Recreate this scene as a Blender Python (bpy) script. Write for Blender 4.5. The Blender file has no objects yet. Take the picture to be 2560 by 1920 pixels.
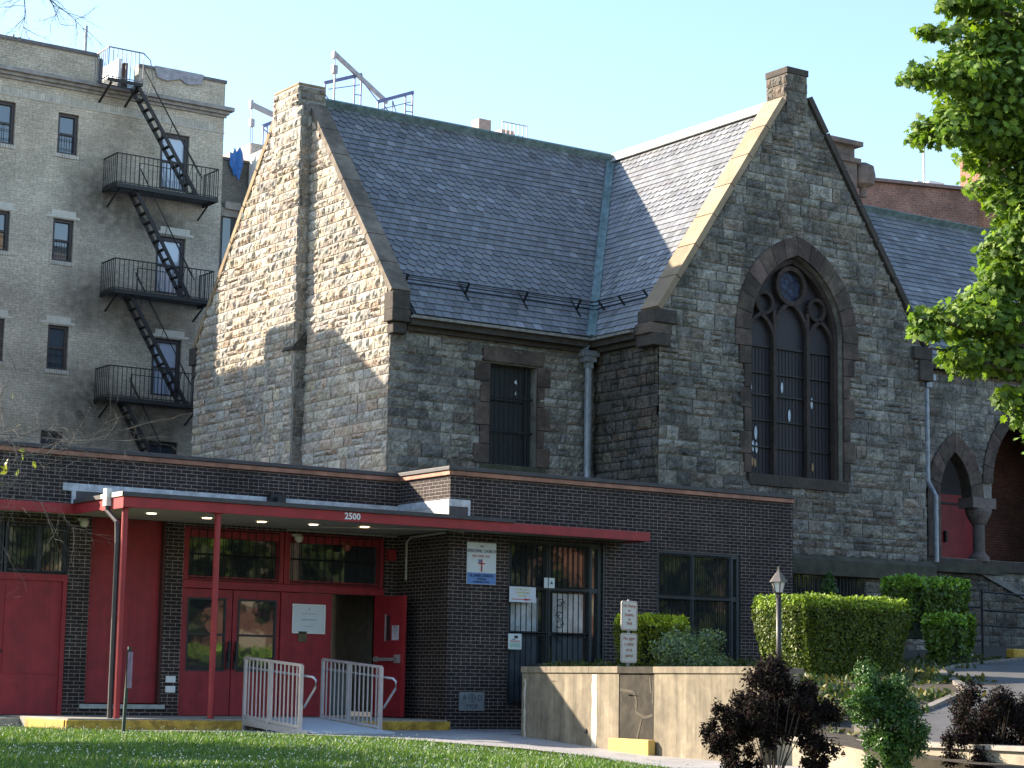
import bpy, math, random
from mathutils import Vector, Matrix
random.seed(7)
SC = bpy.context.scene
COL = SC.collection
# ---------------------------------------------------------------- camera
cam_d = bpy.data.cameras.new('camera'); cam = bpy.data.objects.new('camera', cam_d); COL.objects.link(cam)
F = Vector((0.55650, 0.81811, 0.14494)); R_ = Vector((0.82543, -0.56429, 0.01586)); U_ = R_.cross(F)
cam.matrix_world = Matrix(((R_.x, U_.x, -F.x, -21.147), (R_.y, U_.y, -F.y, -33.134), (R_.z, U_.z, -F.z, 0.585), (0, 0, 0, 1)))
cam_d.sensor_width = 36; cam_d.lens = 72.38; cam_d.clip_end = 2000; SC.camera = cam
# ---------------------------------------------------------------- light
SUN = Vector((-1.22, 1.5, 1.0))                       # towards the sun
elev = math.atan2(SUN.z, math.hypot(SUN.x, SUN.y)); azim = math.atan2(SUN.x, SUN.y)
W = bpy.data.worlds.new('World'); SC.world = W; W.use_nodes = True
nt = W.node_tree; bg = nt.nodes['Background']; sky = nt.nodes.new('ShaderNodeTexSky'); sky.sky_type = 'NISHITA'
sky.sun_disc = False; sky.sun_elevation = elev; sky.sun_rotation = azim; sky.air_density = 1.2; sky.dust_density = .6; sky.ozone_density = 2.2
nt.links.new(sky.outputs[0], bg.inputs[0]); bg.inputs[1].default_value = 0.11
sl = bpy.data.lights.new('sun', 'SUN'); sl.energy = 5.0; sl.angle = math.radians(0.53); sl.color = (1.0, .86, .68)
so = bpy.data.objects.new('sun', sl); COL.objects.link(so); so.rotation_euler = SUN.to_track_quat('Z', 'Y').to_euler(); so.location = (-20, 20, 40)
SC.view_settings.view_transform = 'Standard'; SC.view_settings.look = 'None'; SC.view_settings.gamma = 1; SC.view_settings.use_curve_mapping = False
SC.view_settings.exposure = 1.65
# ---------------------------------------------------------------- materials
MATS = {}
def nodes(name):
    m = bpy.data.materials.new(name); m.use_nodes = True; MATS[name] = m
    t = m.node_tree; b = t.nodes['Principled BSDF']; return m, t, b
def nd(t, kind, ins=None, **kw):
    n = t.nodes.new('ShaderNode' + kind)
    for k, v in kw.items(): setattr(n, k, v)
    for k, v in (ins or {}).items():
        if hasattr(v, 'outputs'): v = v.outputs[0]
        if isinstance(v, bpy.types.NodeSocket): t.links.new(v, n.inputs[k])
        else: n.inputs[k].default_value = v
    return n
def c4(c): return (c[0], c[1], c[2], 1)
def mul(t, a, b, f=1.0):
    n = t.nodes.new('ShaderNodeMix'); n.data_type = 'RGBA'; n.blend_type = 'MULTIPLY'; n.inputs[0].default_value = f
    for i, v in ((6, a), (7, b)):
        if isinstance(v, bpy.types.NodeSocket): t.links.new(v, n.inputs[i])
        else: n.inputs[i].default_value = v
    return n.outputs[2]
def mix(t, f, a, b):
    n = t.nodes.new('ShaderNodeMix'); n.data_type = 'RGBA'
    for i, v in ((0, f), (6, a), (7, b)):
        if isinstance(v, bpy.types.NodeSocket): t.links.new(v, n.inputs[i])
        else: n.inputs[i].default_value = v
    return n.outputs[2]
def ramp(t, fac, stops):
    n = t.nodes.new('ShaderNodeValToRGB'); t.links.new(fac, n.inputs[0]); e = n.color_ramp.elements
    while len(e) < len(stops): e.new(.5)
    for k, (p, c) in enumerate(stops):
        e[k].position = p; e[k].color = c4(c) if hasattr(c, '__len__') else (c, c, c, 1)
    return n.outputs[0]
def noise(t, scale, detail=4, rough=.6, vec=None, dist=0):
    g = vec if vec is not None else nd(t, 'NewGeometry').outputs['Position']
    n = nd(t, 'TexNoise', {'Scale': scale, 'Detail': detail, 'Roughness': rough, 'Distortion': dist, 'Vector': g}); return n.outputs[0]
def scaled(t, s):
    g = nd(t, 'NewGeometry').outputs['Position']; return nd(t, 'VectorMath', {0: g, 1: s}, operation='MULTIPLY').outputs[0]
def M(name, col, rough=.8, metal=0, var=.25, ns=6, bump=0, bs=40, tint=False, spec=.5, stain=0, sts=1.2, streak=0, trans=0):
    if name in MATS: return MATS[name]
    m, t, b = nodes(name)
    c = ramp(t, noise(t, ns), [(.3, 1 - var), (.7, 1 + var)]); out = mul(t, c4(col), c)
    if tint: out = mul(t, out, nd(t, 'Attribute', attribute_name='tint').outputs['Color'])
    if stain: out = mul(t, out, ramp(t, noise(t, sts, 6, .7), [(.42, 1 - stain), (.58, 1)]))
    if streak: out = mul(t, out, ramp(t, noise(t, 1, 6, .7, scaled(t, (6, 6, .5))), [(.4, 1 - streak), (.6, 1)]))
    t.links.new(out, b.inputs['Base Color']); b.inputs['Roughness'].default_value = rough; b.inputs['Metallic'].default_value = metal
    b.inputs['Specular IOR Level'].default_value = spec
    if bump:
        bn = nd(t, 'Bump', {'Strength': .6, 'Distance': bump, 'Height': noise(t, bs, 5)}); t.links.new(bn.outputs[0], b.inputs['Normal'])
    if trans:
        tr = nd(t, 'BsdfTranslucent'); t.links.new(mul(t, out, (1.15, 1.25, .5, 1)), tr.inputs[0])
        ms = t.nodes.new('ShaderNodeMixShader'); ms.inputs[0].default_value = trans
        t.links.new(b.outputs[0], ms.inputs[1]); t.links.new(tr.outputs[0], ms.inputs[2]); t.links.new(ms.outputs[0], t.nodes['Material Output'].inputs[0])
    return m
def brick(name, axis, col, col2, mortar, bw=.215, bh=.0677, ms=.011, every=6, phase=0, stain=.35, z0=0, rowvar=True, msm=.3, edge=.0):
    m, t, b = nodes(name)
    g = nd(t, 'SeparateXYZ', {0: nd(t, 'NewGeometry').outputs['Position']})
    u = g.outputs['X' if axis == 'x' else 'Y']; z = nd(t, 'Math', {0: g.outputs['Z'], 1: z0}, operation='SUBTRACT').outputs[0]
    v = nd(t, 'CombineXYZ', {0: u, 1: z}).outputs[0]
    def bt(w):
        n = nd(t, 'TexBrick', {'Vector': v, 'Scale': 1.0, 'Color1': c4(col), 'Color2': c4(col2), 'Mortar': c4(mortar), 'Mortar Size': ms / 2, 'Mortar Smooth': msm, 'Bias': -.1, 'Brick Width': w, 'Row Height': bh})
        n.offset = .5; n.squash = 1; return n
    a = bt(bw); h = bt(bw / 2)
    row = nd(t, 'Math', {0: nd(t, 'Math', {0: z, 1: bh}, operation='DIVIDE'), 1: 600.0}, operation='ADD')
    row = nd(t, 'Math', {0: row}, operation='FLOOR')
    md = nd(t, 'Math', {0: nd(t, 'Math', {0: row, 1: float(phase)}, operation='ADD'), 1: float(every)}, operation='MODULO')
    isH = nd(t, 'Math', {0: md, 1: .5}, operation='LESS_THAN').outputs[0]
    c = mix(t, isH, a.outputs['Color'], h.outputs['Color'])
    f = nd(t, 'Mix', {0: isH, 2: a.outputs['Fac'], 3: h.outputs['Fac']}).outputs[0]
    c = mul(t, c, ramp(t, noise(t, 14), [(.3, .7), (.7, 1.25)]))
    c = mul(t, c, ramp(t, noise(t, .9, 5, .65), [(.38, 1 - stain), (.62, 1.08)]))
    t.links.new(c, b.inputs['Base Color']); b.inputs['Roughness'].default_value = .8; b.inputs['Specular IOR Level'].default_value = .3
    inv = nd(t, 'Math', {0: 1.0, 1: f}, operation='SUBTRACT').outputs[0]
    hh = nd(t, 'Math', {0: inv, 1: nd(t, 'Math', {0: noise(t, 60), 1: .5}, operation='MULTIPLY')}, operation='ADD')
    bn = nd(t, 'Bump', {'Strength': .8, 'Distance': .006, 'Height': hh.outputs[0]}); t.links.new(bn.outputs[0], b.inputs['Normal'])
    return m
def glass(name, col=(.02, .025, .03), rough=.03, spec=1.0, wav=.004):
    m, t, b = nodes(name); b.inputs['Base Color'].default_value = c4(col); b.inputs['Roughness'].default_value = rough
    b.inputs['Specular IOR Level'].default_value = spec; b.inputs['IOR'].default_value = 1.6
    bn = nd(t, 'Bump', {'Strength': .25, 'Distance': wav, 'Height': noise(t, 2.5, 2)}); t.links.new(bn.outputs[0], b.inputs['Normal']); return m
def emit(name, col, s):
    m, t, b = nodes(name); b.inputs['Emission Color'].default_value = c4(col); b.inputs['Emission Strength'].default_value = s; b.inputs['Base Color'].default_value = c4(col); return m
# stone: per-stone tint attribute, soot
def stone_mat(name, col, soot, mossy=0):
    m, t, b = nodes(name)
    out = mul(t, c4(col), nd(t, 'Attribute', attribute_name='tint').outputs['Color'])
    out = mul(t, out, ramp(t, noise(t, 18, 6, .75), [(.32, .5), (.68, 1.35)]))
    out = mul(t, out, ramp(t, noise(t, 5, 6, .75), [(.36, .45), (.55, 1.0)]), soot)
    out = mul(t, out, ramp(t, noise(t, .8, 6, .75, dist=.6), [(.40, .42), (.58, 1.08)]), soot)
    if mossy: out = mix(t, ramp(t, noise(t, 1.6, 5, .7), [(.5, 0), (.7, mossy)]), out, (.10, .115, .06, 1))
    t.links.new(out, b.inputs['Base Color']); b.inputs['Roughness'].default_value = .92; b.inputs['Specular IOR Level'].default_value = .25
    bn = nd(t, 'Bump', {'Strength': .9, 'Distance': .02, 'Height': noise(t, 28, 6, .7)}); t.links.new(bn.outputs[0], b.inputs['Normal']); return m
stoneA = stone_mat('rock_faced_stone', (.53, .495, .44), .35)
stoneB = stone_mat('sooty_shaded_stone', (.315, .30, .27), .85, .03)  # soot, plus a darker base that carries some of the front walls' shade
mortarA = M('mortar', (.42, .38, .33), .95, var=.2)
mortarB = M('old_mortar', (.24, .23, .205), .95, var=.3, stain=.4)
brown = M('brownstone', (.125, .093, .074), .9, var=.25, ns=9, bump=.01, stain=.55, sts=1.5, tint=True)
brown_dark = M('sooty_brownstone', (.062, .052, .044), .9, var=.3, ns=9, bump=.01, stain=.3)
coping_m = M('coping_stone', (.30, .225, .135), .9, var=.15, ns=5, bump=.006, stain=.25, sts=2.5)
slate_m = M('slate', (.165, .172, .182), .5, var=.12, ns=30, tint=True, bump=.003, bs=60, spec=.5)
copper_g = M('verdigris_copper', (.16, .24, .25), .6, var=.25, ns=5, streak=.4)
lead_white = M('lead_cap', (.52, .50, .47), .45, var=.15, metal=.3)
iron = M('dark_iron', (.012, .014, .017), .5, var=.3, spec=.3)
ironb = M('weathered_black_iron', (.016, .018, .022), .7, var=.3, spec=.15)
gal = M('galvanised_metal', (.34, .37, .42), .5, metal=.3, var=.25, ns=8, streak=.35)
brickx = brick('dark_brick_x', 'x', (.022, .015, .016), (.045, .030, .028), (.30, .255, .23), ms=.012, phase=3)
bricky = brick('dark_brick_y', 'y', (.022, .015, .016), (.045, .030, .028), (.30, .255, .23), ms=.012, phase=3)
copper = M('copper_trim', (.36, .17, .115), .55, var=.3, ns=3, metal=.2, stain=.3)
darkmetal = M('dark_flashing', (.055, .05, .055), .6, var=.25)
redp = M('red_paint', (.33, .020, .026), .5, var=.16, ns=3, bump=.002, bs=30, streak=.12)
redd = M('worn_red_paint', (.27, .016, .026), .55, var=.2, ns=4, bump=.002, bs=40, streak=.18)
soffit = M('soffit', (.36, .33, .29), .8, var=.1)
alu = M('aluminium', (.50, .50, .53), .35, metal=.6, var=.08)
flash_w = M('painted_flashing', (.50, .53, .58), .5, var=.25, ns=7, metal=.1, stain=.25, sts=4)
concrete = M('concrete', (.34, .31, .27), .9, var=.15, ns=9, bump=.004, bs=70, stain=.3)
yellow = M('yellow_kerb_paint', (.56, .34, .045), .7, var=.15, ns=9, stain=.5, sts=5)
asphalt = M('asphalt', (.085, .085, .09), .9, var=.25, ns=25, bump=.004, bs=90, stain=.25)
dirt = M('mulch', (.04, .032, .022), .95, var=.5, ns=12, bump=.02, bs=30)
gl = glass('window_glass'); gl2 = glass('sash_glass', (.05, .065, .085), .02)
glst = glass('stained_glass', (.034, .032, .038), .5, .15, .01)
whitep = M('white_enamel', (.74, .76, .78), .4, var=.04)
black = M('black_paint', (.015, .015, .018), .5, var=.2)
interior = M('dark_interior', (.008, .008, .009), 1.0, var=.1, spec=0)
# ---------------------------------------------------------------- mesh builder
ORG = {}
class MB:
    def __init__(s): s.v = []; s.f = []; s.m = []; s.c = []; s.M = None; s.mi = 0; s.col = (1, 1, 1)
    def P(s, p):
        p = Vector(p)
        if s.M is not None: p = s.M @ p
        s.v.append(p); return len(s.v) - 1
    def F(s, idx, mi=None, col=None): s.f.append(tuple(idx)); s.m.append(s.mi if mi is None else mi); s.c.append(col or s.col)
    def poly(s, pts, mi=None, col=None): s.F([s.P(p) for p in pts], mi, col); return s
    def box(s, x0, x1, y0, y1, z0, z1, mi=None, col=None):
        i = [s.P((x, y, z)) for z in (z0, z1) for (x, y) in ((x0, y0), (x1, y0), (x1, y1), (x0, y1))]
        for q in ((3, 2, 1, 0), (4, 5, 6, 7), (0, 1, 5, 4), (1, 2, 6, 5), (2, 3, 7, 6), (3, 0, 4, 7)): s.F([i[k] for k in q], mi, col)
        return s
    def prism(s, pts, d, mi=None, col=None):             # polygon swept by vector d
        a = [s.P(p) for p in pts]; d = Vector(d); b = [s.P(Vector(p) + d) for p in pts]; n = len(a)
        s.F(a[::-1], mi, col); s.F(b, mi, col)
        for k in range(n): s.F((a[k], a[(k + 1) % n], b[(k + 1) % n], b[k]), mi, col)
        return s
    def bar(s, p0, p1, w, h=None, up=(0, 0, 1), mi=None, col=None):
        p0 = Vector(p0); p1 = Vector(p1); h = h or w; d = (p1 - p0).normalized(); up = Vector(up)
        if abs(d.dot(up)) > .95: up = Vector((0, 1, 0))
        a = d.cross(up).normalized() * w / 2; b = a.cross(d).normalized() * h / 2
        return s.prism([p0 - a - b, p0 + a - b, p0 + a + b, p0 - a + b], p1 - p0, mi, col)
    def tube(s, pts, r, n=8, mi=None, col=None, cap=True):
        pts = [Vector(p) for p in pts]; rs = r if hasattr(r, '__len__') else [r] * len(pts); rings = []; ref = Vector((0.13, .21, 1))
        for k, p in enumerate(pts):
            d = (pts[min(k + 1, len(pts) - 1)] - pts[max(k - 1, 0)]).normalized()
            if abs(d.dot(ref.normalized())) > .97: ref = Vector((1, .1, .1))
            a = d.cross(ref).normalized(); b = d.cross(a)
            rings.append([s.P(p + (a * math.cos(t) + b * math.sin(t)) * rs[k]) for t in [2 * math.pi * j / n for j in range(n)]])
        for k in range(len(rings) - 1):
            for j in range(n): s.F((rings[k][j], rings[k][(j + 1) % n], rings[k + 1][(j + 1) % n], rings[k + 1][j]), mi, col)
        if cap: s.F(rings[0][::-1], mi, col); s.F(rings[-1], mi, col)
        return s
    def lathe(s, c, prof, n=16, mi=None):
        rings = [[s.P((c[0] + r * math.cos(2 * math.pi * j / n), c[1] + r * math.sin(2 * math.pi * j / n), c[2] + z)) for j in range(n)] for r, z in prof]
        for k in range(len(rings) - 1):
            for j in range(n): s.F((rings[k][j], rings[k][(j + 1) % n], rings[k + 1][(j + 1) % n], rings[k + 1][j]), mi)
        s.F(rings[0][::-1], mi); s.F(rings[-1], mi); return s
    def build(s, name, mats, parent=None, smooth=False, recalc=True, bevel=0, **tags):
        o_ = ORG.get(parent.name, Vector()) if parent is not None else Vector()
        me = bpy.data.meshes.new(name); me.from_pydata([tuple(p - o_) for p in s.v], [], s.f); me.update()
        mats = mats if isinstance(mats, (list, tuple)) else [mats]
        for m in mats: me.materials.append(m)
        me.polygons.foreach_set('material_index', s.m)
        at = me.attributes.new('tint', 'FLOAT_COLOR', 'FACE'); at.data.foreach_set('color', [x for c in s.c for x in (c[0], c[1], c[2], 1)])
        if smooth: me.polygons.foreach_set('use_smooth', [True] * len(s.f))
        if recalc:
            import bmesh
            bm = bmesh.new(); bm.from_mesh(me); bmesh.ops.recalc_face_normals(bm, faces=bm.faces); bm.to_mesh(me); bm.free()
        o = bpy.data.objects.new(name, me); COL.objects.link(o)
        if parent is not None: o.parent = parent; ORG[o.name] = o_
        for k, v in tags.items(): o[k] = v
        if bevel:
            b = o.modifiers.new('bevel', 'BEVEL'); b.width = bevel; b.segments = 2; b.limit_method = 'ANGLE'
        return o
def thing(name, label, cat, loc=(0, 0, 0), group=None):
    o = bpy.data.objects.new(name, None); COL.objects.link(o); o.location = loc; o.empty_display_size = .2
    o['label'] = label; o['category'] = cat
    if group: o['group'] = group
    ORG[o.name] = Vector(loc); return o
def tag(o, label, cat, group=None, kind=None):
    if label: o['label'] = label
    if cat: o['category'] = cat
    if group: o['group'] = group
    if kind: o['kind'] = kind
    return o
def text(s_, size, origin, right, up, m, name, parent, align='CENTER', ext=.003, bold=0, xs=1.0):
    cu = bpy.data.curves.new(name, 'FONT'); cu.body = s_; cu.size = size; cu.align_x = align; cu.align_y = 'CENTER'; cu.extrude = ext; cu.offset = bold; cu.resolution_u = 2
    to = bpy.data.objects.new('tmp', cu); COL.objects.link(to); bpy.context.view_layer.update()
    me = bpy.data.meshes.new_from_object(to.evaluated_get(bpy.context.evaluated_depsgraph_get())); bpy.data.objects.remove(to)
    right = Vector(right).normalized(); up = Vector(up).normalized(); n = right.cross(up); o_ = ORG.get(parent.name, Vector()) if parent else Vector()
    O = Vector(origin) - o_
    for v in me.vertices: v.co = O + right * v.co.x * xs + up * v.co.y + n * v.co.z
    me.materials.clear(); me.materials.append(m); me.name = name
    o = bpy.data.objects.new(name, me); COL.objects.link(o)
    if parent: o.parent = parent
    return o
rnd = random.random
def ru(a, b): return a + (b - a) * rnd()
# ---------------------------------------------------------------- stonework
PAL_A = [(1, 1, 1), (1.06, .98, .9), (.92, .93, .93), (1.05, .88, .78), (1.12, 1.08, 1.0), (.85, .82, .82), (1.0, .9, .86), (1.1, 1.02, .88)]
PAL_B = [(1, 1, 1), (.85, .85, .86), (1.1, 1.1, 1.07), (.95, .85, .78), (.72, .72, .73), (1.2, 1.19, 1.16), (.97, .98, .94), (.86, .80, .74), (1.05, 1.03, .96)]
def ashlar(mb, O, u, n, w, v0, v1, inside, pal, cell=.065, rough=.055, rows=None, seed=1, rmin=.17, rmax=.3, wmin=.2, wmax=.62, mi=1):
    rs = random.Random(seed); O = Vector(O); u = Vector(u); n = Vector(n); Z = Vector((0, 0, 1)); v = v0; g = .009
    while v < v1 - .05:
        h = min(rs.uniform(rmin, rmax), v1 - v)
        if v1 - v - h < .1: h = v1 - v
        x = -rs.uniform(0, .3)
        while x < w:
            bw = rs.uniform(wmin, wmax)
            if x < w < x + bw: bw = w - x
            parts = [(v, h)]
            if h > .24 and rs.random() < .3: k = rs.uniform(.4, .6) * h; parts = [(v, k), (v + k, h - k)]
            for (vv, hh) in parts:
                X0 = max(x, 0) + g; X1 = x + bw - g; Y0 = vv + g; Y1 = vv + hh - g
                if X1 - X0 < .04: continue
                nu = max(3, round((X1 - X0) / cell)); nv = max(3, round((Y1 - Y0) / cell))
                if not any(inside(X0 + (X1 - X0) * a, Y0 + (Y1 - Y0) * b) for a in (.02, .5, .98) for b in (.02, .5, .98)): continue
                c = pal[rs.randrange(len(pal))]; q = rs.uniform(.85, 1.15); c = (c[0] * q, c[1] * q, c[2] * q)
                ta, tb, t0 = rs.uniform(-.6, .6), rs.uniform(-.7, .5), rs.uniform(.35, 1)
                idx = {}
                for i in range(nu + 1):
                    for j in range(nv + 1):
                        a = i / nu; b = j / nv; edge = i in (0, nu) or j in (0, nv)
                        d = .013 + (rough * .35 * max(0, t0 + rs.uniform(-.4, .3)) if edge else rough * max(.05, t0 + ta * (a - .5) + tb * (b - .5) + rs.uniform(-.45, .45)))
                        jx = 0 if edge else rs.uniform(-.3, .3) * cell; jy = 0 if edge else rs.uniform(-.3, .3) * cell
                        idx[i, j] = mb.P(O + u * (X0 + (X1 - X0) * a + jx) + Z * (Y0 + (Y1 - Y0) * b + jy) + n * d)
                for i in range(nu):
                    for j in range(nv):
                        if inside(X0 + (X1 - X0) * (i + .5) / nu, Y0 + (Y1 - Y0) * (j + .5) / nv):
                            q = (idx[i, j], idx[i + 1, j], idx[i + 1, j + 1], idx[i, j + 1])
                            mb.F(q if rs else q, mi, c)
            x += bw
        v += h
def arch_pts(cx, hw, zs, rise, n=12):                    # pointed arch, left spring -> apex -> right spring
    r = (rise * rise + hw * hw) / (2 * hw); th = math.acos(max(-1, (r - hw) / r)); out = []
    for k in range(n + 1):
        a = th * k / n; out.append((cx - hw + r - r * math.cos(a), zs + r * math.sin(a)))
    return out + [(2 * cx - x, z) for x, z in out[-2::-1]]
def in_arch(x, z, cx, hw, zb, zs, rise):
    if abs(x - cx) > hw or z < zb: return False
    if z <= zs: return True
    r = (rise * rise + hw * hw) / (2 * hw); return (abs(x - cx) + r - hw) ** 2 + (z - zs) ** 2 < r * r
def voussoirs(mb, cx, y0, y1, hw, zs, rise, hw2, rise2, n=7, gap=.006, rs=None):
    rs = rs or random.Random(3)
    k = n * 4; a = arch_pts(cx, hw, zs, rise, k); b = arch_pts(cx, hw2, zs, rise2, k); L = len(a)
    for s in range(2 * n):
        i0 = s * 4; i1 = i0 + 4; q = rs.uniform(.6, 1.25); c = (q, q * rs.uniform(.9, 1.08), q)
        P = [a[i] for i in range(i0, i1 + 1)] + [b[i] for i in range(i1, i0 - 1, -1)]
        m = (sum(p[0] for p in P) / len(P), sum(p[1] for p in P) / len(P)); f = .975
        mb.prism([(m[0] + (p[0] - m[0]) * f, y0, m[1] + (p[1] - m[1]) * f) for p in P], (0, y1 - y0, 0), 0, c)
def slates(mb, O, u, s, n, u0f, u1f, L, e=.21, w=.235, bands=None, seed=2, gain=1.0):
    rs = random.Random(seed); O = Vector(O); u = Vector(u).normalized(); s = Vector(s).normalized(); n = Vector(n).normalized()
    k = 0
    while k * e < L:
        t = k * e; a0 = u0f(t); a1 = u1f(t); sc = bands(k) if bands else False
        x = a0 - (w / 2 if k % 2 else 0) - rs.uniform(0, .01)
        while x < a1:
            q = gain * rs.uniform(.76, 1.16); r = rs.random()
            if r > .92: q *= 1.35
            elif r < .08: q *= .72
            c = (q * rs.uniform(.97, 1.05), q, q * rs.uniform(.96, 1.06))
            xl = x + .008; xr = x + w - .008; top = min(t + e * 1.5, L + .02)
            if sc: pts = [(xl, t + .075), (xl + .045, t + .018), (x + w / 2 - .025, t), (x + w / 2 + .025, t), (xr - .045, t + .018), (xr, t + .075)]
            else:
                dz = rs.uniform(-.004, .004); pts = [(xl, t + dz), (xr, t + dz)]
            pts += [(xr, top), (xl, top)]
            if xr > a0 and xl < a1:
                P = []
                for (px, pt) in pts:
                    px = min(max(px, a0), a1); h = .040 - .030 * (pt - t) / (e * 1.5); P.append(O + u * px + s * pt + n * h)
                mb.F([mb.P(p) for p in P], 0, c)
                for i in range(len(pts) - 3):
                    p, q2 = P[i], P[i + 1]; mb.F([mb.P(p), mb.P(q2), mb.P(q2 - n * .02), mb.P(p - n * .02)], 0, (c[0] * .5, c[1] * .5, c[2] * .5))  # lower edges tinted darker, a painted shade line under each slate
            x += w
        k += 1
# ================================================================= CHURCH
X1, Y1, YB = .709, 3.551, 12.928; XL, XR, Y2 = 6.03, 13.98, 1.207; YR = 8.24; ZR = 14.03; XR2 = 10.0
church = thing('stone_church', 'grey stone church with steep slate roofs, twin gables and a large traceried window', 'church', (10, 8, 0))
# --- left gable wall (faces -x)
def rake1(y): return 8.77 + (YB - Y1 - 2 * abs(y - YR)) / (YB - Y1) * 5.93
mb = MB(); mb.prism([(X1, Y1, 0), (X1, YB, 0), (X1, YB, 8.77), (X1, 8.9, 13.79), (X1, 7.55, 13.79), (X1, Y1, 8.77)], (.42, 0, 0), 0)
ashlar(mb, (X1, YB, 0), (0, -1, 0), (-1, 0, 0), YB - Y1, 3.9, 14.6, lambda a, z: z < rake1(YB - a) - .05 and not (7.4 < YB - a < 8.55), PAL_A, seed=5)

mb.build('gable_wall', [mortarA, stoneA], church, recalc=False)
# pilaster + chimney
mb = MB(); px0 = X1 - .30
mb.box(px0, X1, 7.24, 8.62, 0, 13.6, 0); mb.box(px0, X1 + .40, 7.42, 8.62, 13.6, 14.12, 0)
ashlar(mb, (px0, 8.62, 0), (0, -1, 0), (-1, 0, 0), 1.38, 3.9, 14.1, lambda a, z: True if z < 13.6 else a < 1.2, PAL_A, seed=8, wmin=.25, wmax=.5, rough=.05)
ashlar(mb, (px0, 7.24, 0), (1, 0, 0), (0, -1, 0), .30, 3.9, 13.6, lambda a, z: True, PAL_B, seed=9, wmin=.2, wmax=.3, rough=.03, mi=3)  # front-facing sides get the dark stone, shade put into their colour
ashlar(mb, (px0, 7.42, 0), (1, 0, 0), (0, -1, 0), .70, 13.55, 14.1, lambda a, z: True, PAL_B, seed=10, wmin=.2, wmax=.35, rough=.05, mi=3)
mb.prism([(px0 - .1, 7.2, 7.95), (X1, 7.2, 7.95), (X1, 7.2, 8.45)], (0, .5, 0), 2)
mb.build('pilaster', [mortarA, stoneA, brown_dark, stoneB], church, recalc=False)
MB().box(px0 - .01, X1 + .41, 7.41, 8.63, 14.12, 14.19).build('chimney_cap', coping_m, church, bevel=.03)
# coping of left gable
def rake_coping(mb, a, b, n, thick, wvec, joints, mi=0):
    a = Vector(a); b = Vector(b); n = Vector(n).normalized(); L = (b - a); k = joints
    for i in range(k):
        p = a + L * (i / k + .002); q = a + L * ((i + 1) / k - .002)
        mb.prism([p, q, q + n * thick, p + n * thick], wvec, mi, (ru(.85, 1.1),) * 3)
sl1 = Vector((0, YR - Y1, 5.93)).normalized()
mb = MB()
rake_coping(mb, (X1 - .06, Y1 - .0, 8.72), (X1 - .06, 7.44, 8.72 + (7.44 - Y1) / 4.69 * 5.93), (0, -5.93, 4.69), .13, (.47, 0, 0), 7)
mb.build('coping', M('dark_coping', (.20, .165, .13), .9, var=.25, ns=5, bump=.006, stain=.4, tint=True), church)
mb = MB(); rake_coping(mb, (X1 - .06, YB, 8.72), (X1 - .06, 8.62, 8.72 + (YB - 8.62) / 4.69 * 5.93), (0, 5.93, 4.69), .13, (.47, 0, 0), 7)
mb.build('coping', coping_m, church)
mb = MB(); mb.box(X1 - .10, X1 + .33, Y1 - .22, Y1 + .15, 8.36, 8.74); mb.box(X1 - .13, X1 + .33, Y1 - .26, Y1 + .1, 8.10, 8.355); mb.box(X1 - .05, X1 + .30, Y1 - .17, Y1 + .1, 7.86, 8.095)
mb.build('kneeler', brown_dark, church, bevel=.02)
mb = MB(); mb.box(X1 - .10, X1 + .33, YB - .1, YB + .22, 8.3, 8.74); mb.box(X1 - .05, X1 + .30, YB - .1, YB + .14, 8.0, 8.295)
mb.build('kneeler', brown_dark, church, bevel=.02)
# --- front wall of left wing (faces -y) with window
mb = MB()
wx0, wx1, wz0, wz1 = 3.2, 4.45, 5.3, 7.5
for a in ((X1 + .42, wx0, 0, 8.2), (wx1, XL, 0, 8.2), (wx0, wx1, 0, wz0), (wx0, wx1, wz1, 8.2)): mb.box(a[0], a[1], Y1, Y1 + .4, a[2], a[3], 0)
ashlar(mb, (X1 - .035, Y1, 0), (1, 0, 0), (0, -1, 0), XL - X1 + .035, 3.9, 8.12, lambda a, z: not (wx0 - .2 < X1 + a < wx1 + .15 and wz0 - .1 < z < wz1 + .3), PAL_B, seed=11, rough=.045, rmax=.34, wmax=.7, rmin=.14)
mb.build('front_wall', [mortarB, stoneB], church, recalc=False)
win = MB(); win.box(wx0, wx1, Y1 + .22, Y1 + .28, wz0, wz1)
win = win.build('window', M('window_boards', (.022, .026, .026), .7, var=.3, ns=12), church)
mb = MB()
for k in range(9): x = wx0 + .13 + k * .125; mb.bar((x, Y1 + .14, wz0), (x, Y1 + .14, wz1), .018)
for z in (wz0 + .75, wz0 + 1.5): mb.bar((wx0, Y1 + .14, z), (wx1, Y1 + .14, z), .03)
mb.box(wx0, wx1 - .18, Y1 + .15, Y1 + .2, 6.72, 6.80); mb.box(wx1 - .20, wx1 - .14, Y1 + .15, Y1 + .2, wz0, wz1)
mb.build('bars', iron, win)
for tri in ([(3.98, Y1 + .2, 7.15), (4.08, Y1 + .2, 7.12), (4.05, Y1 + .2, 7.22)], [(4.02, Y1 + .2, 6.9), (4.06, Y1 + .2, 6.88), (4.05, Y1 + .2, 6.97)]): MB().poly(tri).build('broken_pane', whitep, win, recalc=False)
mb = MB(); D = Y1 - .065; rs = random.Random(4)
def qb(x0, x1, z0, z1): q = rs.uniform(.7, 1.2); mb.box(x0 + .006, x1 - .006, D, Y1 + .2, z0 + .006, z1 - .006, 0, (q, q, q))
qb(3.01, 4.62, 7.52, 7.86)
zz = [5.3, 5.72, 6.12, 6.62, 7.08, 7.5]
for k in range(5):
    qb(2.80 if k % 2 == 0 else 2.95, 3.2, zz[k], zz[k + 1]); qb(4.45, 4.80 if k % 2 == 0 else 4.64, zz[k], zz[k + 1])
mb.build('window_surround', brown, church, bevel=.008)
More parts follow.
